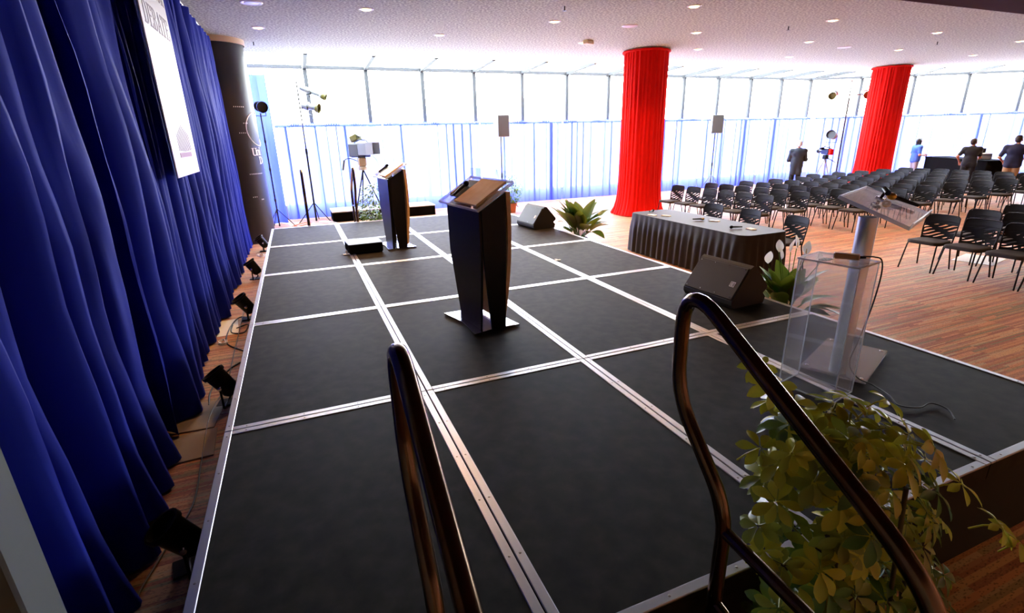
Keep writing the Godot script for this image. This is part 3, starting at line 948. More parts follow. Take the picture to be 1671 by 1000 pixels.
func make_monitor(label: String, at: Vector3, turn: float) -> void:
	var t := thing("stage_monitor", label, "speaker", at, turn, "black stage monitor wedges")
	var prof := PackedVector2Array([Vector2(0.03, 0.0), Vector2(0.0, 0.04), Vector2(0.0, 0.08), Vector2(0.215, 0.375), Vector2(0.25, 0.395), Vector2(0.285, 0.385), Vector2(0.475, 0.175), Vector2(0.475, 0.145), Vector2(0.425, 0.105), Vector2(0.465, 0.06), Vector2(0.445, 0.0)])
	part(MB.new().prism(prof, -0.31, 0.31, Transform3D()), "cabinet", M["speaker body"], t)
	var dir := Vector3(0.215, 0.295, 0).normalized()
	var nn := Vector3(-dir.y, dir.x, 0)
	var bs := Basis(dir, nn, Vector3(0, 0, -1) * -1.0)
	part(MB.new().box(Vector3(0.1075, 0.2275, 0) + nn * 0.006, Vector3(0.345, 0.014, 0.60), 0.005, Basis(dir, nn, dir.cross(nn))), "grille", M["speaker grille"], t)
	var gb := Basis(dir, nn, dir.cross(nn))
	var o := Vector3(0.1075, 0.2275, 0) + nn * 0.0145
	var bolts := MB.new()
	for sz in [-0.27, -0.09, 0.09, 0.27]:
		for sx in [-0.15, 0.15]:
			bolts.ball(o + dir * sx + Vector3(0, 0, sz), Vector3(0.006, 0.006, 0.006), 6)
	part(bolts, "grille_bolts", M["chrome"], t).set_meta("kind", "stuff")
	var bd := MB.new()
	var bo := o + Vector3(0, 0, 0.225) - dir * 0.02
	for s in [-1.0, 1.0]:
		bd.box(bo + dir * s * 0.024, Vector3(0.006, 0.003, 0.054), 0.0, gb)
		bd.box(bo + Vector3(0, 0, s * 0.024), Vector3(0.054, 0.003, 0.006), 0.0, gb)
	bd.box(bo + Vector3(0, 0, -0.010), Vector3(0.032, 0.003, 0.006), 0.0, gb)
	for s in [-1.0, 0.0, 1.0]:
		bd.box(bo + dir * s * 0.013 + Vector3(0, 0, 0.002), Vector3(0.006, 0.003, 0.022), 0.0, gb)
	part(bd, "badge", M["white print"], t)

func build_stage_items() -> void:
	make_monitor("black stage monitor wedge beside the peace lily", Vector3(4.24, STAGE_Y, -1.95), 4)
	make_monitor("black stage monitor wedge beside the far broad leaved plant", Vector3(4.40, STAGE_Y, -6.80), 6)
	var b := thing("step_box", "low flat black box on the stage beside the farther podium", "box", Vector3(1.41, STAGE_Y, -6.18), 3)
	part(MB.new().box(Vector3(0, 0.075, 0), Vector3(0.50, 0.13, 0.46), 0.012), "body", M["black matte"], b)
	part(MB.new().box(Vector3(0, 0.146, 0), Vector3(0.51, 0.012, 0.47), 0.004), "carpeted_top", M["speaker grille"], b)
	for sx in [-1.0, 1.0]:
		for sz in [-1.0, 1.0]:
			part(MB.new().lathe([Vector2(0.02, 0.0), Vector2(0.02, 0.011)], 8, Transform3D(Basis(), Vector3(sx * 0.22, 0, sz * 0.2))), "foot", M["black plastic"], b)
	var c := thing("corner_clamp", "small white metal clamp on the stage by the low black box", "clamp", Vector3(1.13, STAGE_Y, -6.02), 10)
	part(MB.new().box(Vector3(0, 0.005, 0), Vector3(0.09, 0.01, 0.05), 0.003), "plate", M["white top"], c)
	part(MB.new().tube([Vector3(0.01, 0.01, 0), Vector3(0.01, 0.06, 0)], 0.011, 8), "pin", M["white top"], c)
	var tp := thing("tape_mark", "torn white tape mark on the stage seam", "tape", Vector3(3.72, STAGE_Y + 0.0008, -4.21), 12)
	part(MB.new().box(Vector3(0, 0.001, 0), Vector3(0.14, 0.002, 0.03)), "long_strip", M["paper"], tp)
	part(MB.new().box(Vector3(0.03, 0.003, -0.02), Vector3(0.03, 0.002, 0.09)), "short_strip", M["paper"], tp)

func round_rect(w: float, d: float, r: float, n := 6) -> PackedVector2Array:
	var out := PackedVector2Array()
	for q in [[1, 1, 0.0], [-1, 1, 90.0], [-1, -1, 180.0], [1, -1, 270.0]]:
		for k in n + 1:
			var a := deg_to_rad(q[2] + 90.0 * k / n)
			out.append(Vector2(q[0] * (w * 0.5 - r) + cos(a) * r, q[1] * (d * 0.5 - r) + sin(a) * r))
	return out

func build_table() -> void:
	var w := 0.92
	var d := 2.88
	var t := thing("skirted_table", "long table with pleated black skirt in front of the stage", "table", Vector3(7.03, 0, -5.16))
	var pr := round_rect(w, d, 0.16)
	var up := Transform3D(Basis(Vector3(1, 0, 0), Vector3(0, 0, 1), Vector3(0, 1, 0)), Vector3.ZERO)
	part(MB.new().prism(pr, 0.715, 0.742, up), "table_top", M["table cloth"], t)
	# pleated skirt round the edge
	var seg := []
	for i in pr.size():
		var a := pr[i]
		var b := pr[(i + 1) % pr.size()]
		var L := a.distance_to(b)
		var n := maxi(1, int(L / 0.02))
		for k in n:
			seg.append(a.lerp(b, float(k) / n))
	var rows := []
	var f := FastNoiseLite.new()
	f.seed = 4
	f.frequency = 0.08
	for i in 9:
		var h := i / 8.0
		var line := []
		for j in seg.size():
			var p: Vector2 = seg[j]
			var nn: Vector2 = (seg[(j + 1) % seg.size()] - seg[(j - 1 + seg.size()) % seg.size()])
			var nv := Vector2(nn.y, -nn.x).normalized()
			var ph := j * 0.02 / 0.155 * TAU + 1.4 * f.get_noise_1d(j)
			var o := 0.006 + lerpf(0.004, 0.036, smoothstep(0.0, 0.5, h)) * (0.5 + 0.5 * cos(ph)) + 0.03 * h
			line.append(Vector3(p.x + nv.x * o, lerpf(0.74, 0.012, h), p.y + nv.y * o))
		rows.append(line)
	part(MB.new().sheet(rows, true), "skirt", M["table cloth"], t)
	for sx in [-1.0, 1.0]:
		for sz in [-1.0, 1.0]:
			part(MB.new().tube([Vector3(sx * 0.36, 0, sz * 1.2), Vector3(sx * 0.36, 0.715, sz * 1.2)], 0.015, 8), "leg", M["chair leg"], t)
	# what lies on it
	var y := 0.744
	make_microphone("microphone", "dark handheld microphone on the middle of the skirted table", Vector3(6.92, y + 0.024, -5.22), Basis(Vector3.UP, deg_to_rad(-25)), "tan plastic")
	make_microphone("microphone", "dark handheld microphone near the far end of the skirted table", Vector3(6.86, y + 0.024, -6.36), Basis(Vector3.UP, deg_to_rad(30)), "black matte")
	make_microphone("microphone", "microphone beside the white card near the table's near end", Vector3(7.05, y + 0.024, -4.24), Basis(Vector3.UP, deg_to_rad(160)), "black matte")
	for q in [[Vector3(7.18, y, -4.98), 30.0, "white edged phone in the middle of the skirted table", "black plastic"], [Vector3(7.10, y, -4.10), -12.0, "white notepad near the near end of the skirted table", "paper"], [Vector3(6.86, y, -5.86), 25.0, "tan card lying at the far half of the skirted table", "tan plastic"], [Vector3(6.70, y, -6.06), 5.0, "small white card beside the tan card on the table", "paper"]]:
		var k := thing("table_card", q[2], "card", q[0], q[1])
		part(MB.new().box(Vector3(0, 0.004, 0), Vector3(0.09, 0.008, 0.17), 0.003), "base", M["paper"], k)
		part(MB.new().box(Vector3(0, 0.0105, 0), Vector3(0.08, 0.004, 0.15), 0.001), "face", M[q[3]], k)

func ribbon(pts: Array, w: float, th := 0.006) -> MB:
	# flat strip standing in the backrest's surface: pts are its middle line
	var m := MB.new()
	var a := []
	var b := []
	for i in pts.size():
		var d: Vector3 = (pts[mini(i + 1, pts.size() - 1)] - pts[maxi(i - 1, 0)]).normalized()
		var s := d.cross(Vector3(0, 0, 1)).normalized() * w * (0.55 + 0.45 * sin(PI * i / (pts.size() - 1.0)))
		a.append(pts[i] + s * 0.5)
		b.append(pts[i] - s * 0.5)
	var a2 := []
	var b2 := []
	for i in pts.size():
		a2.append(a[i] - Vector3(0, 0, th))
		b2.append(b[i] - Vector3(0, 0, th))
	m.sheet([a, b])
	m.sheet([b2, a2])
	return m

func back_pt(x: float, y: float) -> Vector3:
	# curved, slightly reclined shell of the chair back
	return Vector3(x, y, -0.215 - (y - 0.48) * 0.16 + x * x * 0.55)

func make_chair() -> Node3D:
	var t := thing("stacking_chair", "", "chair", Vector3.ZERO, 0.0, "black audience chairs")
	var rows := []
	for i in 7:
		var ph := PI * i / 6.0
		var yy := 0.447 + 0.030 * cos(ph)
		var sh := 1.0 if i in [2, 3, 4] else (0.97 if i in [1, 5] else 0.86)
		var line := []
		for q in round_rect(0.47 * sh, 0.45 * sh, 0.10 * sh, 4):
			line.append(Vector3(q.x, yy - 0.12 * q.x * q.x + 0.02 * q.y, q.y + 0.01))
		rows.append(line)
	var seat := MB.new().sheet(rows, true)
	for e in [0, 6]:
		var c := Vector3(0, 0.447 + (0.032 if e == 0 else -0.029), 0.01)
		var nc: int = rows[e].size()
		for j in nc:
			var up := Vector3(0, 1.0 if e == 0 else -1.0, 0)
			seat.tri(c, rows[e][j], rows[e][(j + 1) % nc], up, up, up)
	part(seat, "seat", M["chair seat"], t)
	var bk := MB.new()
	for side in [0.0, 0.009]:
		var g := []
		for i in 5:
			var y := lerpf(0.845, 0.70, i / 4.0)
			var line := []
			for j in 9:
				var u := j / 4.0 - 1.0
				var hw := 0.232 + 0.012 * (y - 0.5)
				var cy := y - (0.03 * pow(absf(u), 4.0) if i == 0 else 0.0)
				line.append(back_pt(u * hw, cy) - Vector3(0, 0, side))
			g.append(line)
		bk.sheet(g)
	var edge := []
	for q in [[-0.225, 0.47], [-0.238, 0.6], [-0.238, 0.75], [-0.232, 0.815], [-0.2, 0.845], [-0.1, 0.85], [0.1, 0.85], [0.2, 0.845], [0.232, 0.815], [0.238, 0.75], [0.238, 0.6], [0.225, 0.47], [0.1, 0.465], [-0.1, 0.465], [-0.225, 0.47]]:
		edge.append(back_pt(q[0], q[1]) - Vector3(0, 0, 0.004))
	bk.tube(edge, 0.009, 5, false)
	for k in 9:
		var y0 := 0.40 + 0.042 * k
		var pts := []
		for j in 11:
			var u := j / 10.0
			var x := lerpf(-0.234, 0.234, u)
			var y := clampf(y0 + 0.10 * u + 0.018 * sin(u * 9.0 + k * 1.3), 0.468, 0.74)
			pts.append(back_pt(x, y))
		bk.add(ribbon(pts, 0.040 + 0.007 * sin(k * 2.1)))
	part(bk, "backrest", M["chair plastic"], t)
	for s in [-1.0, 1.0]:
		part(MB.new().tube(rounded([Vector3(s * 0.20, 0.43, 0.10), Vector3(s * 0.205, 0.43, 0.19), Vector3(s * 0.235, 0.0, 0.26)], 0.04, 3), 0.011, 7), "leg", M["chair leg"], t)
		part(MB.new().tube(rounded([Vector3(s * 0.228, 0.62, -0.215), Vector3(s * 0.225, 0.43, -0.185), Vector3(s * 0.215, 0.40, -0.18), Vector3(s * 0.235, 0.0, -0.27)], 0.05, 3), 0.011, 7), "leg", M["chair leg"], t)
		part(MB.new().tube([Vector3(s * 0.20, 0.425, 0.12), Vector3(s * 0.215, 0.42, -0.18)], 0.010, 6), "seat_rail", M["chair leg"], t)
	return t

func build_chairs() -> void:
	var c0 := make_chair()
	c0.set_meta("group", "black audience chairs")
	var first := true
	var put := func(label: String, at: Vector3, turn: float) -> void:
		if not c0.has_meta("placed"):
			c0.position = at
			c0.rotation_degrees.y = turn
			c0.set_meta("label", label)
			c0.set_meta("placed", true)
		else:
			copy(c0, label, at, turn, "stacking_chair")
	var r := RandomNumberGenerator.new()
	r.seed = 21
	for k in 10:
		var x := 9.9 + 1.13 * k
		var z_near := -6.62 if k < 2 else -5.92
		var n := 6 if k < 2 else 7
		if k >= 5:
			n = 8
		for j in n:
			put.call("black mesh back chair, %s from the aisle in the %s row of the far block" % [ORD[j], ORD[k]], Vector3(x + r.randf_range(-0.03, 0.03), 0, z_near - 0.56 * j), -90.0 + r.randf_range(-3, 3))
	for k in 3:
		for j in [4, 5, 5][k]:
			put.call("black mesh back chair, %s from the aisle in the %s row of the near block" % [ORD[j], ORD[k]], Vector3(9.93 + 1.13 * k + r.randf_range(-0.02, 0.02), 0, -3.12 + 0.535 * j), -90.0 + r.randf_range(-3, 3))
	var tl := ["near the far end of the skirted table", "at the middle of the skirted table", "at the near end of the skirted table"]
	for k in 3:
		put.call("black mesh back chair pushed in " + tl[k], Vector3(7.95, 0, [-6.05, -5.15, -4.2][k]), -90.0 + [3.0, -2.0, -6.0][k])
	if c0.has_meta("placed"):
		for ch in get_children():
			if ch.has_meta("placed"):
				ch.remove_meta("placed")

func tripod(t: Node3D, top: float, base: float, spread: float, r: float, mat: String, turn := 0.0) -> void:
	for k in 3:
		var a := deg_to_rad(turn + 120.0 * k)
		part(MB.new().tube([Vector3(0, top, 0), Vector3(cos(a) * spread, base + r, sin(a) * spread)], r, 7), "leg", M[mat], t)

func build_camera_platform() -> void:
	var p := thing("camera_platform", "low black sided riser with pale top by the windows", "platform", Vector3(2.88, 0, -13.98))
	part(MB.new().box(Vector3(0, 0.285, 0), Vector3(3.0, 0.03, 0.94), 0.004), "top", M["white top"], p)
	part(MB.new().box(Vector3(0, 0.135, 0.45), Vector3(2.98, 0.27, 0.02)), "skirt", M["black matte"], p)
	part(MB.new().box(Vector3(0, 0.135, -0.45), Vector3(2.98, 0.27, 0.02)), "skirt", M["black matte"], p)
	for s in [-1.0, 1.0]:
		part(MB.new().box(Vector3(s * 1.48, 0.135, 0), Vector3(0.02, 0.27, 0.88)), "skirt", M["black matte"], p)
	var at := Vector3(2.42, 0.30, -13.98)
	var tr := thing("camera_tripod", "tall dark tripod carrying the broadcast camera", "tripod", at)
	tripod(tr, 1.10, 0.0, 0.42, 0.022, "cable black", 20)
	for k in 3:
		var a := deg_to_rad(20.0 + 120.0 * k)
		part(MB.new().tube([Vector3(0, 0.35, 0), Vector3(cos(a) * 0.28, 0.38, sin(a) * 0.28)], 0.008, 5), "spreader", M["cable grey"], tr)
	part(MB.new().lathe([Vector2(0.0, 1.08), Vector2(0.12, 1.08), Vector2(0.13, 1.16), Vector2(0.09, 1.2), Vector2(0.0, 1.2)], 16), "bowl", M["tan plastic"], tr)
	part(MB.new().box(Vector3(0, 1.32, 0), Vector3(0.24, 0.24, 0.22), 0.03), "fluid_head", M["tan plastic"], tr)
	part(MB.new().tube(smooth_path([Vector3(-0.1, 1.32, 0), Vector3(-0.34, 1.42, 0.05), Vector3(-0.50, 1.36, 0.08), Vector3(-0.56, 1.12, 0.1)], 4), 0.014, 6), "pan_handle", M["black plastic"], tr)
	part(MB.new().tube([Vector3(-0.50, 1.38, 0.08), Vector3(-0.57, 1.10, 0.1)], 0.03, 8), "grip", M["grey cabinet"], tr)
	var c := thing("broadcast_camera", "large silver studio television camera on the tripod", "camera", at + Vector3(0, 1.44, 0), 46)
	part(MB.new().box(Vector3(0, 0.20, -0.16), Vector3(0.30, 0.38, 0.36), 0.03), "body", M["grey cabinet"], c)
	part(MB.new().box(Vector3(0, 0.03, -0.02), Vector3(0.26, 0.06, 0.5), 0.01), "mount_plate", M["black plastic"], c)
	part(MB.new().box(Vector3(0, 0.23, 0.16), Vector3(0.34, 0.34, 0.30), 0.015), "lens_housing", M["silver paint"], c)
	var hood := MB.new()
	for s in [-1.0, 1.0]:
		hood.box(Vector3(s * 0.17, 0.24, 0.42), Vector3(0.012, 0.34, 0.24), 0.003)
		hood.box(Vector3(0, 0.24 + s * 0.165, 0.42), Vector3(0.35, 0.012, 0.24), 0.003)
	part(hood, "lens_hood", M["light grey"], c)
	part(MB.new().lathe([Vector2(0.0, 0.03), Vector2(0.09, 0.02), Vector2(0.12, 0.0)], 20, xf(Vector3(0, 0.24, 0.312), 90, 0, 0), true), "lens", M["lens glass"], c)
	part(MB.new().box(Vector3(0, 0.24, 0.314), Vector3(0.32, 0.31, 0.004)), "lens_surround", M["dark wood"], c)
	part(MB.new().box(Vector3(0, 0.53, -0.14), Vector3(0.24, 0.17, 0.26), 0.02, Basis(Vector3(1, 0, 0), -0.35)), "viewfinder", M["olive gel"], c)
	part(MB.new().box(Vector3(0, 0.62, -0.02), Vector3(0.22, 0.012, 0.2), 0.003, Basis(Vector3(1, 0, 0), 0.5)), "viewfinder_hood", M["grey cabinet"], c)
	part(MB.new().tube(smooth_path([Vector3(0.1, 0.38, -0.28), Vector3(0.1, 0.47, -0.2), Vector3(0.1, 0.47, 0.1), Vector3(0.1, 0.40, 0.2)], 4), 0.014, 6), "carry_handle", M["black plastic"], c)
	solo(MB.new().tube(smooth_path([at + Vector3(0.2, 1.55, -0.05), at + Vector3(0.42, 1.35, 0), at + Vector3(0.45, 1.05, 0), at + Vector3(0.32, 0.86, 0), at + Vector3(0.1, 1.0, 0)], 6), 0.008, 6), "camera_cable", M["cable grey"], "thin cable looping below the broadcast camera", "cable")
	var s := thing("stool", "small blue seated stool on the riser behind the plant", "stool", Vector3(2.99, 0.302, -14.2))
	part(MB.new().lathe([Vector2(0.0, 0.60), Vector2(0.16, 0.60), Vector2(0.18, 0.57), Vector2(0.16, 0.54), Vector2(0.0, 0.54)], 18), "seat", M["shirt navy"], s)
	for k in 4:
		var a := deg_to_rad(45.0 + 90.0 * k)
		part(MB.new().tube([Vector3(cos(a) * 0.11, 0.54, sin(a) * 0.11), Vector3(cos(a) * 0.18, 0.0, sin(a) * 0.18)], 0.012, 6), "leg", M["chrome"], s)

func make_spot(label: String, at: Vector3, bs: Basis, len: float, rad: float, front: String, group: String) -> void:
	var t := thing("spotlight", label, "spotlight", at, 0.0, group)
	t.basis = bs
	part(MB.new().lathe([Vector2(0.0, -len * 0.55), Vector2(rad * 0.8, -len * 0.5), Vector2(rad * 0.95, -len * 0.1), Vector2(rad * 0.6, 0.0), Vector2(rad * 0.62, len * 0.35), Vector2(rad * 0.9, len * 0.4), Vector2(rad * 0.9, len * 0.45)], 14, xf(Vector3.ZERO, 90, 0, 0)), "housing", M["silver paint"] if front != "black plastic" else M["black plastic"], t)
	part(MB.new().lathe([Vector2(0.0, len * 0.47), Vector2(rad, len * 0.45), Vector2(rad * 1.08, len * 0.62), Vector2(rad * 1.0, len * 0.62), Vector2(rad * 0.9, len * 0.5)], 14, xf(Vector3.ZERO, 90, 0, 0)), "gel_frame", M[front], t)
	part(MB.new().tube([Vector3(-rad * 1.1, 0, 0), Vector3(-rad * 1.1, -rad * 1.7, 0), Vector3(rad * 1.1, -rad * 1.7, 0), Vector3(rad * 1.1, 0, 0)], 0.012, 5), "yoke", M["cable black"], t)

func build_stands() -> void:
	# tall stand by the camera riser with two spotlights
	var s := thing("light_stand", "tall thin lighting stand left of the broadcast camera", "light stand", Vector3(0.95, 0, -13.9), 0.0, "lighting stands")
	part(MB.new().tube([Vector3(0, 0.03, 0), Vector3(0, 1.9, 0)], 0.026, 8), "lower_pole", M["cable black"], s)
	part(MB.new().tube([Vector3(0, 1.9, 0), Vector3(0, 3.72, 0)], 0.017, 8), "upper_pole", M["cable black"], s)
	part(MB.new().tube([Vector3(0, 1.88, 0), Vector3(0, 2.02, 0)], 0.034, 8), "collar", M["black plastic"], s)
	part(MB.new().tube([Vector3(0, 3.42, 0), Vector3(0.34, 3.42, 0)], 0.014, 6), "arm", M["cable black"], s)
	part(MB.new().tube([Vector3(0, 3.05, 0), Vector3(0.22, 3.05, 0)], 0.014, 6), "arm", M["cable black"], s)
	tripod(s, 0.55, 0.0, 0.5, 0.014, "cable black", 40)
	make_spot("upper silver spotlight on the tall stand by the window", Vector3(1.30, 3.47, -13.9), Basis.from_euler(Vector3(deg_to_rad(22), deg_to_rad(70), 0)), 0.62, 0.085, "olive gel", "silver spotlights")
	make_spot("lower silver spotlight on the tall stand by the window", Vector3(1.20, 3.10, -13.86), Basis.from_euler(Vector3(deg_to_rad(12), deg_to_rad(62), 0)), 0.42, 0.12, "olive gel", "silver spotlights")
	# stand in front of the tall blue drape
	var s2 := thing("light_stand", "slim black lighting stand against the tall blue drape", "light stand", Vector3(-0.02, 0, -13.4), 0.0, "lighting stands")
	part(MB.new().tube([Vector3(0, 0.03, 0), Vector3(0, 2.92, 0)], 0.018, 8), "pole", M["cable black"], s2)
	for y in [0.7, 1.5, 2.2]:
		part(MB.new().tube([Vector3(0, y, 0), Vector3(0, y + 0.07, 0)], 0.028, 8), "collar", M["black plastic"], s2)
	tripod(s2, 0.5, 0.0, 0.42, 0.012, "cable black", 10)
	make_spot("black fresnel lamp with barn doors in front of the tall blue drape", Vector3(-0.02, 3.08, -13.4), Basis.from_euler(Vector3(deg_to_rad(8), deg_to_rad(25), 0)), 0.30, 0.13, "black plastic", "black lamps on stands")
	# loudspeakers on stands
	for q in [[Vector3(6.74, 0, -13.9), 2.20, "grey loudspeaker on a thin pole behind the mid stage podium", "thin tripod stand behind the mid stage podium", 12.0, "grey cabinet"], [Vector3(15.38, 0, -13.85), 2.14, "grey loudspeaker on a thin pole right of the near red column", "thin tripod stand right of the near red column", -24.0, "grey cabinet"]]:
		var t := thing("speaker_stand", q[3], "stand", q[0], 0.0, "loudspeaker stands")
		part(MB.new().tube([Vector3(0, 0.12, 0), Vector3(0, q[1], 0)], 0.019, 8), "pole", M["cable black"], t)
		part(MB.new().tube([Vector3(0, 0.95, 0), Vector3(0, 1.08, 0)], 0.03, 8), "collar", M["black plastic"], t)
		tripod(t, 0.62, 0.0, 0.5, 0.013, "cable grey", 25)
		var c := thing("loudspeaker", q[2], "speaker", q[0] + Vector3(0, q[1], 0), q[4], "loudspeakers on stands")
		part(MB.new().prism(PackedVector2Array([Vector2(-0.21, 0.18), Vector2(0.21, 0.18), Vector2(0.21, 0.06), Vector2(0.13, -0.2), Vector2(-0.13, -0.2), Vector2(-0.21, 0.06)]), 0.0, 0.65, Transform3D(Basis(Vector3(1, 0, 0), Vector3(0, 0, 1), Vector3(0, 1, 0)), Vector3.ZERO)), "cabinet", M["light grey"], c)
		part(MB.new().box(Vector3(0, 0.325, 0.186), Vector3(0.39, 0.62, 0.014), 0.005), "grille", M[q[5]], c)
	solo(MB.new().tube(smooth_path([Vector3(6.60, 2.3, -13.95), Vector3(6.45, 1.7, -13.9), Vector3(6.62, 0.9, -13.85), Vector3(6.72, 0.5, -13.84), Vector3(6.70, 0.01, -13.75)], 5), 0.006, 5), "speaker_cable", M["cable grey"], "thin cable hanging from the loudspeaker behind the podium", "cable")
	# far stand on the right with a T bar
	var f := Vector3(20.65, 0, -12.6)
	var s3 := thing("light_stand", "tall lighting stand with T bar left of the far red column", "light stand", f, 0.0, "lighting stands")
	part(MB.new().tube([Vector3(0, 0.03, 0), Vector3(0, 3.3, 0)], 0.03, 8), "lower_pole", M["cable black"], s3)
	part(MB.new().tube([Vector3(0, 3.3, 0), Vector3(0, 3.95, 0)], 0.02, 8), "upper_pole", M["grey cabinet"], s3)
	var u := Vector3(0.92, 0, 0.38)
	part(MB.new().tube([Vector3(0, 3.42, 0) - u * 0.6, Vector3(0, 3.42, 0) + u * 0.6], 0.018, 6), "cross_bar", M["grey cabinet"], s3)
	tripod(s3, 0.6, 0.0, 0.55, 0.015, "cable black", 30)
	make_spot("silver spotlight at the left end of the far T bar", f + Vector3(0, 3.46, 0) - u * 0.6, Basis.from_euler(Vector3(deg_to_rad(15), deg_to_rad(-65), 0)), 0.5, 0.13, "olive gel", "silver spotlights")
	make_spot("silver spotlight at the right end of the far T bar", f + Vector3(0, 3.46, 0) + u * 0.6, Basis.from_euler(Vector3(deg_to_rad(15), deg_to_rad(-40), 0)), 0.5, 0.13, "olive gel", "silver spotlights")
	make_spot("grey scoop lamp halfway up the far lighting stand", f + Vector3(-0.42, 1.95, -0.1), Basis.from_euler(Vector3(deg_to_rad(-10), deg_to_rad(-70), 0)), 0.42, 0.16, "grey cabinet", "silver spotlights")
	# news camera in front of the man in the suit
	var nc := Vector3(18.75, 0, -11.75)
	var n3 := thing("news_tripod", "pale tripod under the small news camera", "tripod", nc)
	tripod(n3, 1.15, 0.0, 0.45, 0.02, "light grey", 15)
	part(MB.new().box(Vector3(0, 1.22, 0), Vector3(0.16, 0.16, 0.16), 0.02), "head", M["black plastic"], n3)
	part(MB.new().tube([Vector3(0, 1.22, 0), Vector3(0.35, 1.0, 0.2)], 0.014, 6), "pan_handle", M["grey cabinet"], n3)
	var n4 := thing("news_camera", "small shoulder news camera beside the man in the suit", "camera", nc + Vector3(0, 1.30, 0), 160)
	part(MB.new().box(Vector3(0, 0.12, 0), Vector3(0.14, 0.22, 0.42), 0.02), "body", M["black plastic"], n4)
	part(MB.new().lathe([Vector2(0.0, 0.0), Vector2(0.055, 0.0), Vector2(0.06, 0.2), Vector2(0.08, 0.22), Vector2(0.08, 0.28)], 14, xf(Vector3(0, 0.12, 0.2), 90, 0, 0)), "lens", M["black plastic"], n4)
	part(MB.new().box(Vector3(0.12, 0.22, 0.1), Vector3(0.12, 0.09, 0.1), 0.01), "viewfinder", M["black plastic"], n4)
	part(MB.new().tube(smooth_path([Vector3(0, 0.23, -0.15), Vector3(0, 0.31, -0.1), Vector3(0, 0.31, 0.12), Vector3(0, 0.24, 0.17)], 4), 0.013, 6), "carry_handle", M["black plastic"], n4)
	part(MB.new().tube([Vector3(-0.1, 0.26, 0.0), Vector3(-0.1, 0.28, 0.26)], 0.025, 8), "shotgun_microphone", M["cable grey"], n4)
	part(MB.new().box(Vector3(0, 0.1, -0.27), Vector3(0.12, 0.2, 0.12), 0.01), "battery_pack", M["red cloth"], n4)

# one blade: from the origin along +x, drooping, with a folded midrib
func blade(m: MB, L: float, w: float, droop: float, fold: float, bs: Basis, o: Vector3, tip := 1.0, n := 6) -> void:
	var rows := []
	for i in n + 1:
		var t := float(i) / n
		var hw := w * 0.5 * pow(sin(PI * pow(t, tip) * 0.97 + 0.03), 0.8)
		var c := Vector3(L * t, -droop * L * t * t, 0)
		rows.append([o + bs * (c + Vector3(0, fold * hw, -hw)), o + bs * c, o + bs * (c + Vector3(0, fold * hw, hw))])
	m.sheet(rows)

func palmate(r: RandomNumberGenerator, size: float) -> ArrayMesh:
	var m := MB.new()
	var n := r.randi_range(6, 8)
	for k in n:
		var a := deg_to_rad(-150.0 + 300.0 * k / (n - 1) + r.randf_range(-8, 8))
		var L := size * (1.0 - 0.22 * absf(a) / PI) * r.randf_range(0.85, 1.1)
		var bs := Basis(Vector3.UP, a) * Basis(Vector3(0, 0, 1), r.randf_range(-0.25, 0.12)) * Basis(Vector3(1, 0, 0), r.randf_range(-0.35, 0.35))
		blade(m, L, L * 0.48, r.randf_range(0.10, 0.35), 0.3, bs, bs * Vector3(size * 0.1, 0, 0), 1.35)
	m.tube([Vector3(0, 0, 0), Vector3(-size * 0.5, -size * 0.45, 0), Vector3(-size * 0.75, -size * 1.0, 0)], 0.0035, 5)
	return m.mesh()

func pot(t: Node3D, r: float, h: float, mat: String) -> void:
	part(MB.new().lathe([Vector2(0.0, 0.0), Vector2(r * 0.75, 0.0), Vector2(r * 0.95, h * 0.82), Vector2(r * 1.05, h * 0.82), Vector2(r * 1.05, h), Vector2(r * 0.95, h), Vector2(r * 0.9, h * 0.9)], 22), "pot", M[mat], t)
	part(MB.new().lathe([Vector2(0.0, h * 0.92), Vector2(r * 0.92, h * 0.9)], 16), "soil", M["soil"], t)

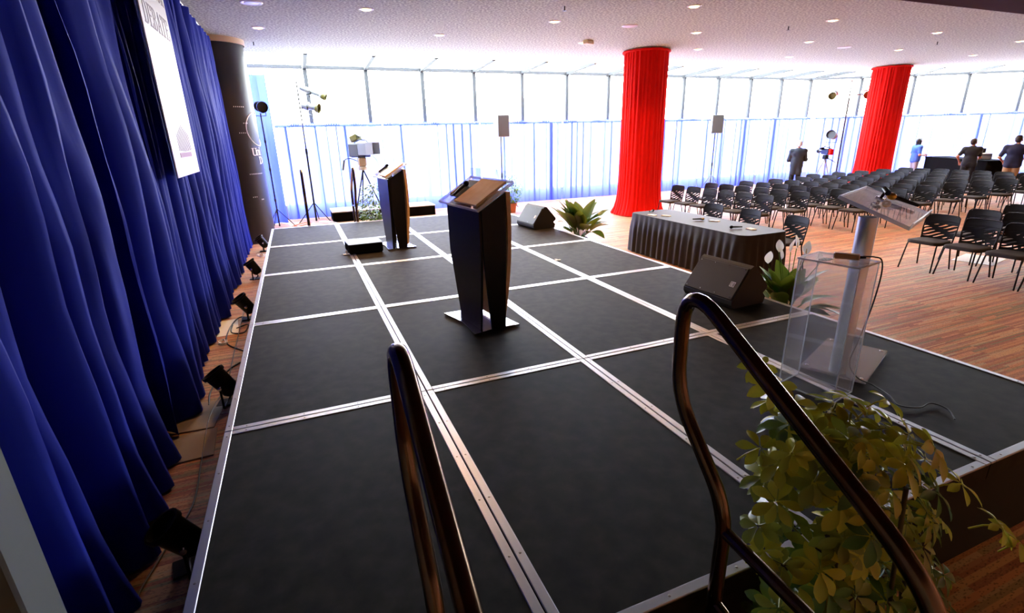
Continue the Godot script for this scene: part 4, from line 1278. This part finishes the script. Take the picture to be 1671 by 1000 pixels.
func build_plants() -> void:
	var r := RandomNumberGenerator.new()
	r.seed = 5
	# umbrella plant beside the near handrail
	var t := thing("umbrella_plant", "large yellow green umbrella plant beside the near handrail", "plant", Vector3(2.40, 0, 1.06))
	pot(t, 0.17, 0.30, "dark pot")
	var variants := []
	for k in 5:
		variants.append(palmate(r, [0.070, 0.078, 0.088, 0.082, 0.094][k]))
	var tops := []
	for k in 9:
		var a := TAU * k / 9.0 + 0.3
		var e := Vector3(0.22 * cos(a) - 0.06, 0.70 + 0.20 * (k % 3), 0.10 * sin(a) - 0.16)
		tops.append(e)
		part(MB.new().tube(smooth_path([Vector3(0.03 * cos(a), 0.27, 0.03 * sin(a)), Vector3(e.x * 0.5, 0.5, e.z * 0.4), e], 5), 0.008, 6), "stem", M["twig"], t)
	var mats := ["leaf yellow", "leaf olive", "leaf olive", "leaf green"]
	for k in 200:
		var y := 0.42 + 0.82 * (k / 200.0)
		var f := clampf((y - 0.40) / 1.0, 0.0, 1.0)
		var rad := sqrt(r.randf())
		var a := r.randf() * TAU
		var wide := lerpf(0.46, 0.20, f * f)
		var cx := lerpf(0.0, -0.10, f)
		var p := Vector3(cx + cos(a) * rad * wide, y, -0.16 - 0.16 * f + sin(a) * rad * 0.24)
		if y < 0.72 and p.z < -0.24:
			p.z = -0.24 + r.randf() * 0.2
		var out := Vector3(cos(a) * rad, 1.1, sin(a) * rad + 0.45).normalized()
		var yaw := atan2(-sin(a), cos(a)) + r.randf_range(-0.5, 0.5)
		var b := Basis(Quaternion(Vector3.UP, out)) * Basis(Vector3.UP, yaw)
		var which: String = mats[r.randi() % 4]
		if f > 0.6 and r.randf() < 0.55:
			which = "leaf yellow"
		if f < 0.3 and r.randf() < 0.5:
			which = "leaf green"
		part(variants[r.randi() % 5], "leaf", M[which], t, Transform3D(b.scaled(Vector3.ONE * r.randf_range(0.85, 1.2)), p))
	for q in [Vector3(0.40, 0.84, 0.02), Vector3(0.46, 0.78, 0.06), Vector3(0.30, 0.98, -0.08), Vector3(0.20, 1.06, -0.16), Vector3(0.08, 1.16, -0.26), Vector3(-0.31, 1.40, -0.50), Vector3(-0.27, 1.33, -0.46), Vector3(-0.36, 1.12, -0.40), Vector3(-0.20, 1.26, -0.42), Vector3(-0.24, 1.20, -0.34), Vector3(-0.05, 1.14, -0.34)]:
		part(variants[r.randi() % 5], "leaf", M["leaf yellow"], t, Transform3D(Basis(Quaternion(Vector3.UP, Vector3(q.x, 0.9, 0.5).normalized())) * Basis(Vector3.UP, r.randf() * TAU), q))
	# peace lily behind the near monitor
	lily("peace_lily", "peace lily with white flowers beside the near stage monitor", Vector3(5.27, 0, -1.86), 40, 8, 0.52, 0.30, r, ["leaf green", "leaf bright", "leaf dark", "leaf bright"])
	lily("broad_leaf_plant", "glossy broad leaved potted plant beside the far stage monitor", Vector3(5.42, 0, -6.55), 44, 0, 0.70, 0.30, r, ["leaf dark", "leaf green", "leaf bright", "leaf dark"])
	bush("potted_shrub", "airy pale leaved shrub behind the back of the stage", Vector3(2.10, 0, -9.75), 0.30, 1.30, 0.32, 760, r, "dark pot", ["leaf bright", "leaf green"])
	bush("terracotta_shrub", "bushy pale green shrub in a terracotta pot behind the podium", Vector3(6.55, 0, -12.7), 0.28, 1.12, 0.30, 560, r, "terracotta", ["leaf bright", "leaf bright"])

func lily(called: String, label: String, at: Vector3, n: int, flowers: int, len: float, pot_h: float, r: RandomNumberGenerator, mats: Array) -> void:
	var t := thing(called, label, "plant", at)
	pot(t, 0.15, 0.36, "dark pot")
	for k in n:
		var a := TAU * k / n * 2.618 + r.randf_range(-0.2, 0.2)
		var up := r.randf_range(0.45, 1.35)
		if cos(a) < -0.25:
			up = r.randf_range(0.95, 1.4)
		var L := len * r.randf_range(0.75, 1.1)
		var m := MB.new()
		var bs := Basis(Vector3.UP, a) * Basis(Vector3(0, 0, 1), up)
		var o := Vector3(0, 0.33, 0) + Basis(Vector3.UP, a) * Vector3(0.04, 0, 0)
		var stalk := o + bs * Vector3(L * 0.38, 0, 0)
		m.tube([o, o.lerp(stalk, 0.5) + Vector3(0, 0.01, 0), stalk], 0.005, 5)
		blade(m, L * 0.68, L * 0.32, r.randf_range(0.25, 0.6) * (0.6 if cos(a) < -0.25 else 1.0), 0.3, bs * Basis(Vector3(1, 0, 0), r.randf_range(-0.4, 0.4)), stalk, 0.9, 7)
		part(m, "leaf", M[mats[k % mats.size()]], t)
	for k in flowers:
		var a := TAU * k / maxi(flowers, 1) + 0.5
		var rad := [0.26, 0.12, 0.20, 0.08, 0.24, 0.15, 0.28, 0.05][k % 8] as float
		var tip := Vector3(cos(a) * rad, 1.02 - rad * 0.55 + 0.05 * (k % 2), sin(a) * rad)
		var f := part(MB.new().tube(smooth_path([Vector3(0.02 * cos(a), 0.34, 0.02 * sin(a)), Vector3(cos(a) * rad * 0.5, 0.66, sin(a) * rad * 0.5), tip], 5), 0.0045, 5), "flower", M["leaf bright"], t)
		var m := MB.new()
		var bs := Basis(Vector3.UP, -a + PI * 0.5) * Basis(Vector3(0, 0, 1), 1.25)
		blade(m, 0.14, 0.085, -0.12, 0.5, bs, tip, 0.8, 7)
		part(m, "spathe", M["spathe"], f)
		part(MB.new().tube([tip + bs * Vector3(0.01, 0.012, 0), tip + bs * Vector3(0.06, 0.022, 0)], [0.007, 0.004], 6), "spadix", M["spadix"], f)

func bush(called: String, label: String, at: Vector3, pot_h: float, h: float, rad: float, n: int, r: RandomNumberGenerator, pm: String, mats: Array) -> void:
	var t := thing(called, label, "plant", at)
	pot(t, 0.17, pot_h, pm)
	for k in 7:
		var a := TAU * k / 7.0
		part(MB.new().tube(smooth_path([Vector3(0.03 * cos(a), pot_h * 0.9, 0.03 * sin(a)), Vector3(rad * 0.3 * cos(a), h * 0.5, rad * 0.3 * sin(a)), Vector3(rad * 0.6 * cos(a), h * (0.75 + 0.08 * (k % 3)), rad * 0.6 * sin(a))], 4), 0.006, 5), "stem", M["twig"], t)
	for q in 2:
		var m := MB.new()
		for k in n / 2:
			var f := r.randf()
			var y := lerpf(pot_h + 0.03, h, f if q == 1 else f * 0.6)
			var w := rad * (0.55 + 0.45 * sin(PI * clampf((y - pot_h) / (h - pot_h), 0.0, 1.0)))
			var a := r.randf() * TAU
			var d := sqrt(r.randf()) * w
			var bs := Basis(Vector3.UP, a) * Basis(Vector3(0, 0, 1), r.randf_range(-0.5, 0.7)) * Basis(Vector3(1, 0, 0), r.randf_range(-0.8, 0.8))
			blade(m, r.randf_range(0.07, 0.12), 0.036, 0.4, 0.2, bs, Vector3(cos(a) * d, y, -sin(a) * d), 0.9, 3)
		part(m, "foliage", M[mats[q]], t).set_meta("kind", "stuff")

func build_floor_bits() -> void:
	# uplights on the floor between curtain and stage
	var where := ["nearest the viewer", "second from the viewer", "third from the viewer", "fourth from the viewer", "by the black column"]
	var pos := [Vector3(-0.24, 0, -0.95), Vector3(-0.25, 0, -2.95), Vector3(-0.25, 0, -5.40), Vector3(-0.29, 0, -7.65), Vector3(-0.27, 0, -10.1)]
	for k in 5:
		var t := thing("floor_uplight", "black can uplight on the floor beside the stage, " + where[k], "uplight", pos[k], [12.0, -8.0, 5.0, -14.0, 8.0][k], "black floor uplights")
		var tilt := xf(Vector3(0, 0.20, 0), 0, 0, 32.0)
		part(MB.new().lathe([Vector2(0.0, -0.13), Vector2(0.05, -0.125), Vector2(0.075, -0.09), Vector2(0.085, 0.10), Vector2(0.1, 0.105), Vector2(0.1, 0.135), Vector2(0.088, 0.135), Vector2(0.082, 0.09), Vector2(0.0, 0.085)], 18), "can", M["podium black"], t, tilt)
		part(MB.new().tube([Vector3(0, 0.20, -0.115), Vector3(0, 0.015, -0.12), Vector3(0, 0.015, 0.12), Vector3(0, 0.20, 0.115)], 0.010, 6), "yoke", M["podium black"], t)
		for s in [-1.0, 1.0]:
			part(MB.new().lathe([Vector2(0.0, 0.018), Vector2(0.018, 0.015), Vector2(0.02, 0.0)], 8, xf(Vector3(0, 0.20, s * 0.118), 90.0 * s, 0, 0)), "knob", M["chrome"], t)
		part(MB.new().box(Vector3(0, 0.008, 0), Vector3(0.16, 0.014, 0.14), 0.004), "foot", M["podium black"], t)
	# cables
	var g := func(a: Array) -> Array:
		var out := []
		for q in a:
			out.append(Vector3(q[0], 0.009, q[1]))
		return smooth_path(out, 6)
	solo(MB.new().tube(g.call([[-0.42, -0.25], [-0.46, -0.75], [-0.40, -1.1], [-0.31, -1.5], [-0.33, -2.0], [-0.36, -2.5], [-0.36, -2.85], [-0.30, -3.4], [-0.31, -4.1], [-0.32, -4.9], [-0.33, -5.6], [-0.34, -6.6]]), 0.006, 6), "floor_cable", M["cable grey"], "long grey cable along the floor beside the stage", "cable")
	solo(MB.new().tube(g.call([[-0.40, -2.95], [-0.42, -3.3], [-0.30, -3.75], [-0.12, -4.0], [-0.22, -4.2], [-0.42, -4.55], [-0.44, -5.1], [-0.36, -5.5], [-0.2, -5.35]]), 0.008, 6), "floor_cable", M["cable black"], "black cable curling across the floor to the third uplight", "cable")
	solo(MB.new().tube(g.call([[-0.36, -5.05], [-0.24, -5.15], [-0.26, -4.85], [-0.40, -4.9], [-0.42, -5.2]]), 0.008, 6), "floor_cable", M["cable black"], "black cable loop lying on the white sheet", "cable")
	for q in [[-0.46, -4.55, "white cord curl against the velvet hem", 0.05], [-0.30, -9.6, "white cord bundle near the foot of the black column", 0.09]]:
		var pts := []
		for k in 40:
			var a := k * 0.55
			pts.append(Vector3(q[0] + cos(a) * q[3] * (0.7 + 0.3 * sin(k * 0.9)), 0.012 + 0.003 * k / 4.0, q[1] + sin(a) * q[3] * 1.6))
		solo(MB.new().tube(pts, 0.005, 5), "cord_curl", M["cable white"], q[2], "cord")
	# heap of cables behind the stage by the tall stand
	for q in [["cable white", "heap of pale cable coils behind the stage by the tall stand", 1.28, 0.0], ["cable orange", "orange cable trailing past the pale coils behind the stage", 0.52, 3.0]]:
		var pts := []
		for k in 70:
			var a: float = k * 0.42 + q[3]
			pts.append(Vector3(q[2] + cos(a) * 0.22 * (1.0 + 0.3 * sin(k * 0.37)), 0.012 + 0.12 * absf(sin(k * 0.21)), -12.95 + sin(a) * 0.16 * (1.0 + 0.3 * cos(k * 0.5))))
		solo(MB.new().tube(pts, 0.009, 5), "cable_coil", M[q[0]], q[1], "cable")
	# flat plates and sheets lying on the floor
	for q in [["floor_plate", Vector3(-0.50, 0, -2.28), Vector3(0.46, 0.012, 0.42), 3.0, "floor plate", "beige floor plate beside the stage, the nearer of two"], ["floor_plate", Vector3(-0.46, 0, -2.78), Vector3(0.34, 0.012, 0.50), -4.0, "floor plate", "beige floor plate beside the stage, next to the second uplight"], ["floor_sheet", Vector3(-0.47, 0, -5.15), Vector3(0.24, 0.004, 0.62), 6.0, "paper", "white sheet on the floor under the curled black cable"], ["floor_sheet", Vector3(11.35, 0, -3.05), Vector3(0.75, 0.006, 0.55), 12.0, "white top", "white sheet on the carpet behind the nearest chairs"]]:
		var o := solo(MB.new().box(Vector3(0, q[2].y * 0.5 + 0.0005, 0), q[2], 0.001), q[0], M[q[4]], q[5], "sheet")
		o.position = q[1]
		o.rotation_degrees.y = q[3]
	# tall black draped table with equipment at the far right
	var a := Vector3(24.6, 0, -11.35)
	var b := Vector3(22.75, 0, -8.35)
	var d := (b - a).normalized()
	var t2 := thing("equipment_table", "tall black draped table behind the last rows of chairs", "table", (a + b) * 0.5, rad_to_deg(atan2(-d.z, d.x)))
	var L := a.distance_to(b)
	part(MB.new().box(Vector3(0, 1.03, 0), Vector3(L, 0.04, 0.75), 0.006), "table_top", M["black matte"], t2)
	var ring := round_rect(L - 0.02, 0.73, 0.03, 2)
	var rows := []
	for i in 3:
		var line := []
		for q in ring:
			line.append(Vector3(q.x, [1.012, 0.5, 0.01][i], q.y))
		rows.append(line)
	part(MB.new().sheet(rows, true), "cloth", M["black matte"], t2)
	var eq := Transform3D(t2.basis, t2.position)
	var e := thing("equipment_case", "pale flat equipment case on the tall black table", "equipment", eq * Vector3(0.75, 1.05, 0.05), t2.rotation_degrees.y)
	part(MB.new().box(Vector3(0, 0.09, 0), Vector3(0.75, 0.18, 0.42), 0.02), "case", M["light grey"], e)
	part(MB.new().box(Vector3(0, 0.195, 0), Vector3(0.8, 0.03, 0.45), 0.01), "lid", M["white top"], e)
	part(MB.new().box(Vector3(0.1, 0.1, 0.213), Vector3(0.3, 0.05, 0.01), 0.002), "control_strip", M["grey cabinet"], e)
	var e2 := thing("equipment_unit", "dark unit stacked on the pale equipment case", "equipment", eq * Vector3(0.62, 1.262, 0.05), t2.rotation_degrees.y)
	part(MB.new().box(Vector3(0, 0.08, 0), Vector3(0.42, 0.16, 0.32), 0.015), "body", M["black plastic"], e2)
	part(MB.new().box(Vector3(0, 0.165, 0), Vector3(0.3, 0.012, 0.2), 0.003), "tray", M["grey cabinet"], e2)

# ---------- people: smooth union of tapered capsules, meshed as surface nets
func net(bones: Array, cell: float, k: float) -> MB:
	var lo := Vector3.ONE * 1e9
	var hi := Vector3.ONE * -1e9
	for b in bones:
		var m := maxf(b[2], b[3]) + 2.5 * cell
		for q in [b[0], b[1]]:
			lo = lo.min(q - Vector3.ONE * m)
			hi = hi.max(q + Vector3.ONE * m)
	var nx := int((hi.x - lo.x) / cell) + 2
	var ny := int((hi.y - lo.y) / cell) + 2
	var nz := int((hi.z - lo.z) / cell) + 2
	var f := PackedFloat32Array()
	f.resize(nx * ny * nz)
	f.fill(1.0)
	for b in bones:
		var a: Vector3 = b[0]
		var ab: Vector3 = b[1] - a
		var l2 := maxf(ab.length_squared(), 1e-9)
		var ra: float = b[2]
		var rb: float = b[3]
		var m := maxf(ra, rb) + k + 2.0 * cell
		var p0: Vector3 = (a.min(b[1]) - Vector3.ONE * m - lo) / cell
		var p1: Vector3 = (a.max(b[1]) + Vector3.ONE * m - lo) / cell
		for z in range(maxi(0, int(p0.z)), mini(nz, int(p1.z) + 2)):
			for y in range(maxi(0, int(p0.y)), mini(ny, int(p1.y) + 2)):
				var row := (z * ny + y) * nx
				for x in range(maxi(0, int(p0.x)), mini(nx, int(p1.x) + 2)):
					var ap := lo + Vector3(x, y, z) * cell - a
					var t := clampf(ap.dot(ab) / l2, 0.0, 1.0)
					var d := (ap - ab * t).length() - lerpf(ra, rb, t)
					var o := f[row + x]
					var h := maxf(k - absf(d - o), 0.0) / k
					f[row + x] = minf(d, o) - h * h * k * 0.25
	var idx := {}
	var pv := PackedVector3Array()
	var pn := PackedVector3Array()
	var st := [0, 1, nx, nx + 1, nx * ny, nx * ny + 1, nx * ny + nx, nx * ny + nx + 1]
	for z in nz - 1:
		for y in ny - 1:
			for x in nx - 1:
				var i0 := (z * ny + y) * nx + x
				var neg := 0
				for s in st:
					if f[i0 + s] < 0.0:
						neg += 1
				if neg == 0 or neg == 8:
					continue
				var sum := Vector3.ZERO
				var cnt := 0
				for e in [[0, 1], [2, 3], [4, 5], [6, 7], [0, 2], [1, 3], [4, 6], [5, 7], [0, 4], [1, 5], [2, 6], [3, 7]]:
					var va := f[i0 + st[e[0]]]
					var vb := f[i0 + st[e[1]]]
					if (va < 0.0) != (vb < 0.0):
						var t := va / (va - vb)
						var ca := Vector3(e[0] & 1, (e[0] >> 1) & 1, e[0] >> 2)
						var cb := Vector3(e[1] & 1, (e[1] >> 1) & 1, e[1] >> 2)
						sum += ca.lerp(cb, t)
						cnt += 1
				idx[i0] = pv.size()
				pv.append(lo + (Vector3(x, y, z) + sum / cnt) * cell)
				var gx := f[i0 + st[1]] + f[i0 + st[3]] + f[i0 + st[5]] + f[i0 + st[7]] - f[i0] - f[i0 + st[2]] - f[i0 + st[4]] - f[i0 + st[6]]
				var gy := f[i0 + st[2]] + f[i0 + st[3]] + f[i0 + st[6]] + f[i0 + st[7]] - f[i0] - f[i0 + st[1]] - f[i0 + st[4]] - f[i0 + st[5]]
				var gz := f[i0 + st[4]] + f[i0 + st[5]] + f[i0 + st[6]] + f[i0 + st[7]] - f[i0] - f[i0 + st[1]] - f[i0 + st[2]] - f[i0 + st[3]]
				pn.append(Vector3(gx, gy, gz).normalized())
	var out := MB.new()
	for i0 in idx:
		for ax in 3:
			var s1: int = [1, nx, nx * ny][ax]
			if (f[i0] < 0.0) == (f[i0 + s1] < 0.0):
				continue
			var u: int = [nx, nx * ny, 1][ax]
			var w: int = [nx * ny, 1, nx][ax]
			if not (idx.has(i0 - u) and idx.has(i0 - w) and idx.has(i0 - u - w)):
				continue
			var q := [idx[i0], idx[i0 - u], idx[i0 - u - w], idx[i0 - w]]
			out.tri(pv[q[0]], pv[q[1]], pv[q[2]], pn[q[0]], pn[q[1]], pn[q[2]])
			out.tri(pv[q[0]], pv[q[2]], pv[q[3]], pn[q[0]], pn[q[2]], pn[q[3]])
	return out

func hand_bones(w: Vector3, d: Vector3, side: float) -> Array:
	# w wrist, d pointing direction; slightly curled fingers and a thumb on the inner side
	d = d.normalized()
	var s := d.cross(Vector3.UP)
	if s.length() < 0.2:
		s = d.cross(Vector3(0, 0, 1))
	s = s.normalized() * side
	var dn := s.cross(d).normalized() * side
	if dn.y > 0.0:
		dn = -dn
	var out := []
	for k in 4:
		var o := s * (0.027 - 0.018 * k)
		out.append([w, w + d * 0.085 + o, 0.022, 0.013])
		var L: float = [0.066, 0.076, 0.070, 0.055][k]
		var p0 := w + d * 0.088 + o * 1.12
		var p1 := p0 + (d + dn * 0.35).normalized() * L * 0.55
		out.append([p0, p1, 0.010, 0.009])
		out.append([p1, p1 + (d * 0.6 + dn * 0.9).normalized() * L * 0.5, 0.009, 0.008])
	var t0 := w + d * 0.03 + s * 0.03
	var t1 := t0 + (d * 0.6 + s * 0.8).normalized() * 0.04
	out.append([t0, t1, 0.014, 0.011])
	out.append([t1, t1 + (d + s * 0.1).normalized() * 0.032, 0.011, 0.009])
	return out

# elbows and wrists: [left elbow, left wrist, right elbow, right wrist] relative to the hips' ground point, facing +z
func person(label: String, at: Vector3, turn: float, hgt: float, build: float, arms: Array, look: float, top_len: float, sleeve: float, mats: Dictionary, long_hair := false) -> Node3D:
	var t := thing("person", label, "person", at, turn)
	var k := hgt / 1.78
	var S := func(x: float, y: float, z: float) -> Vector3: return Vector3(x, y, z) * k
	var hip := [S.call(0.095, 0.92, 0.0), S.call(-0.095, 0.92, 0.0)]
	var knee := [S.call(0.11, 0.50, 0.02), S.call(-0.11, 0.50, 0.01)]
	var ank := [S.call(0.12, 0.085, -0.02), S.call(-0.12, 0.085, -0.03)]
	var sh := [S.call(0.185 * build, 1.44, 0.0), S.call(-0.185 * build, 1.44, 0.0)]
	var elb := [arms[0] * k, arms[2] * k]
	var wri := [arms[1] * k, arms[3] * k]
	var hd := Basis(Vector3.UP, look)
	var hc: Vector3 = S.call(0, 1.66, 0.03)
	var H := func(x: float, y: float, z: float) -> Vector3: return hc + hd * (Vector3(x, y, z) * k)
	var torso := [[S.call(0.07 * build, 1.36, -0.01), S.call(-0.07 * build, 1.36, -0.01), 0.115 * build, 0.115 * build], [S.call(0, 1.38, 0), S.call(0, 1.10, 0.02), 0.12 * build, 0.125 * build], [S.call(0.055 * build, 1.12, 0.01), S.call(0.07, 0.95, 0), 0.11 * build, 0.115], [S.call(-0.055 * build, 1.12, 0.01), S.call(-0.07, 0.95, 0), 0.11 * build, 0.115], [sh[0], sh[1], 0.062, 0.062]]
	var body := torso.duplicate()
	body.append([S.call(0, 1.46, -0.01), S.call(0, 1.58, 0.01), 0.055, 0.05])
	for s in 2:
		body.append([hip[s], knee[s], 0.082, 0.056])
		body.append([knee[s], ank[s], 0.054, 0.036])
		body.append([ank[s], ank[s] + Vector3(0.01, -0.045, 0.14) * k, 0.036, 0.03])
		body.append([sh[s], elb[s], 0.05, 0.038])
		body.append([elb[s], wri[s], 0.037, 0.026])
	var all := net(body, 0.02, 0.05)
	var head := [[H.call(0, 0.03, -0.02), H.call(0, 0.03, 0.01), 0.085 * k, 0.082 * k], [H.call(0, -0.02, 0.03), H.call(0, -0.075, 0.05), 0.062 * k, 0.04 * k], [H.call(0, 0.0, 0.085), H.call(0, -0.03, 0.105), 0.012 * k, 0.016 * k], [H.call(0.08, -0.005, -0.005), H.call(0.085, -0.03, -0.005), 0.018 * k, 0.014 * k], [H.call(-0.08, -0.005, -0.005), H.call(-0.085, -0.03, -0.005), 0.018 * k, 0.014 * k], [S.call(0, 1.54, 0.0), H.call(0, -0.06, 0.0), 0.052 * k, 0.05 * k]]
	all.add(net(head, 0.009, 0.02))
	for s in 2:
		all.add(net(hand_bones(wri[s], wri[s] - elb[s], 1.0 if s == 0 else -1.0), 0.008, 0.012))
	part(all, "body", M[mats["skin"]], t)
	var shirt := []
	for b in torso:
		shirt.append([b[0], b[1], b[2] + 0.022, b[3] + 0.024])
	if top_len > 0.0:
		shirt.append([S.call(0.07, 0.96, 0), S.call(0.085, 0.96 - top_len, -0.01), 0.125, 0.118])
		shirt.append([S.call(-0.07, 0.96, 0), S.call(-0.085, 0.96 - top_len, -0.01), 0.125, 0.118])
	for s in 2:
		var se: float = minf(sleeve, 1.0)
		shirt.append([sh[s], sh[s].lerp(elb[s], se), 0.072, 0.062])
		if sleeve > 1.0:
			shirt.append([elb[s], elb[s].lerp(wri[s], sleeve - 1.0), 0.060, 0.045])
	part(net(shirt, 0.018, 0.05), "jacket" if sleeve > 1.0 else "shirt", M[mats["top"]], t)
	part(net([[S.call(0.05, 1.50, -0.015), S.call(-0.05, 1.50, -0.015), 0.058, 0.058]], 0.014, 0.02), "collar", M[mats["top"]], t)
	var legs := [[S.call(0.05, 0.95, 0), S.call(-0.05, 0.95, 0), 0.135, 0.135]]
	for s in 2:
		legs.append([hip[s], knee[s], 0.11, 0.08])
		legs.append([knee[s], ank[s] + Vector3(0, 0.0, 0), 0.08, 0.065])
	part(net(legs, 0.02, 0.04), "trousers", M[mats["legs"]], t)
	for s in 2:
		part(net([[ank[s] + Vector3(0, -0.045, -0.03) * k, ank[s] + Vector3(0.012, -0.052, 0.15) * k, 0.042, 0.036]], 0.014, 0.02), "shoe", M["shoe"], t)
	var hair := [[H.call(0, 0.055, -0.04), H.call(0, 0.065, -0.005), 0.087 * k, 0.082 * k], [H.call(0, 0.0, -0.055), H.call(0, 0.03, -0.05), 0.075 * k, 0.082 * k]]
	if long_hair:
		for s in [-1.0, 1.0]:
			hair.append([H.call(s * 0.06, 0.03, -0.03), H.call(s * 0.085, -0.20, -0.03), 0.055 * k, 0.04 * k])
		hair.append([H.call(0, 0.0, -0.06), H.call(0, -0.2, -0.07), 0.075 * k, 0.05 * k])
	part(net(hair, 0.011, 0.02), "hair", M[mats["hair"]], t)
	var eyes := MB.new()
	for s in [-1.0, 1.0]:
		eyes.ball(H.call(s * 0.032, 0.012, 0.083), Vector3.ONE * 0.010 * k, 8)
	eyes.box(H.call(0, -0.062, 0.086), Vector3(0.04, 0.006, 0.012) * k, 0.0, hd)
	part(eyes, "eyes_and_mouth", M["hair dark"], t)
	return t

func build_people() -> void:
	person("man in a dark grey suit seen from behind at the news camera", Vector3(17.75, 0, -12.1), 140, 1.80, 1.14, [Vector3(0.27, 1.12, 0.06), Vector3(0.16, 1.08, 0.28), Vector3(-0.28, 1.13, 0.02), Vector3(-0.14, 1.10, 0.26)], 0.2, 0.26, 1.9, {"skin": "skin", "top": "suit", "legs": "trousers dark", "hair": "hair white"})
	var w := person("woman with long dark hair in a blue shirt holding papers", Vector3(24.2, 0, -11.85), 60, 1.74, 1.08, [Vector3(0.27, 1.14, -0.02), Vector3(0.12, 1.10, 0.26), Vector3(-0.27, 1.14, -0.02), Vector3(-0.10, 1.12, 0.27)], 0.15, 0.05, 0.75, {"skin": "skin", "top": "shirt blue", "legs": "trousers grey", "hair": "hair dark"}, true)
	var pp := thing("paper_sheaf", "white papers held by the woman in blue", "papers", w.transform * Vector3(0.02, 1.12, 0.36), 60)
	part(MB.new().box(Vector3.ZERO, Vector3(0.3, 0.012, 0.21), 0.002, Basis(Vector3(1, 0, 0), 0.3)), "sheets", M["paper"], pp)
	part(MB.new().box(Vector3(0, 0.009, 0), Vector3(0.28, 0.004, 0.19), 0.001, Basis(Vector3(1, 0, 0), 0.3)), "top_sheet", M["white top"], pp)
	var p := person("man in a black polo shirt leaning at the tall black table", Vector3(22.2, 0, -8.95), 125, 1.76, 1.05, [Vector3(0.36, 1.20, -0.06), Vector3(0.26, 1.02, 0.12), Vector3(-0.27, 1.16, 0.10), Vector3(-0.20, 1.04, 0.33)], -0.5, 0.02, 0.7, {"skin": "skin tan", "top": "shirt black", "legs": "trousers dark", "hair": "hair brown"})
	part(MB.new().lathe([Vector2(0.165, 0.94), Vector2(0.17, 0.97), Vector2(0.165, 0.985)], 20, Transform3D(Basis().scaled(Vector3(1.12, 1, 0.9)), Vector3.ZERO)), "belt", M["hair dark"], p)
	person("man in a navy shirt and khaki trousers at the right edge", Vector3(21.75, 0, -7.55), 120, 1.86, 1.2, [Vector3(0.34, 1.16, -0.02), Vector3(0.22, 1.02, 0.16), Vector3(-0.30, 1.16, 0.08), Vector3(-0.20, 1.05, 0.3)], -0.4, 0.03, 0.8, {"skin": "skin", "top": "shirt navy", "legs": "khaki", "hair": "hair brown"})
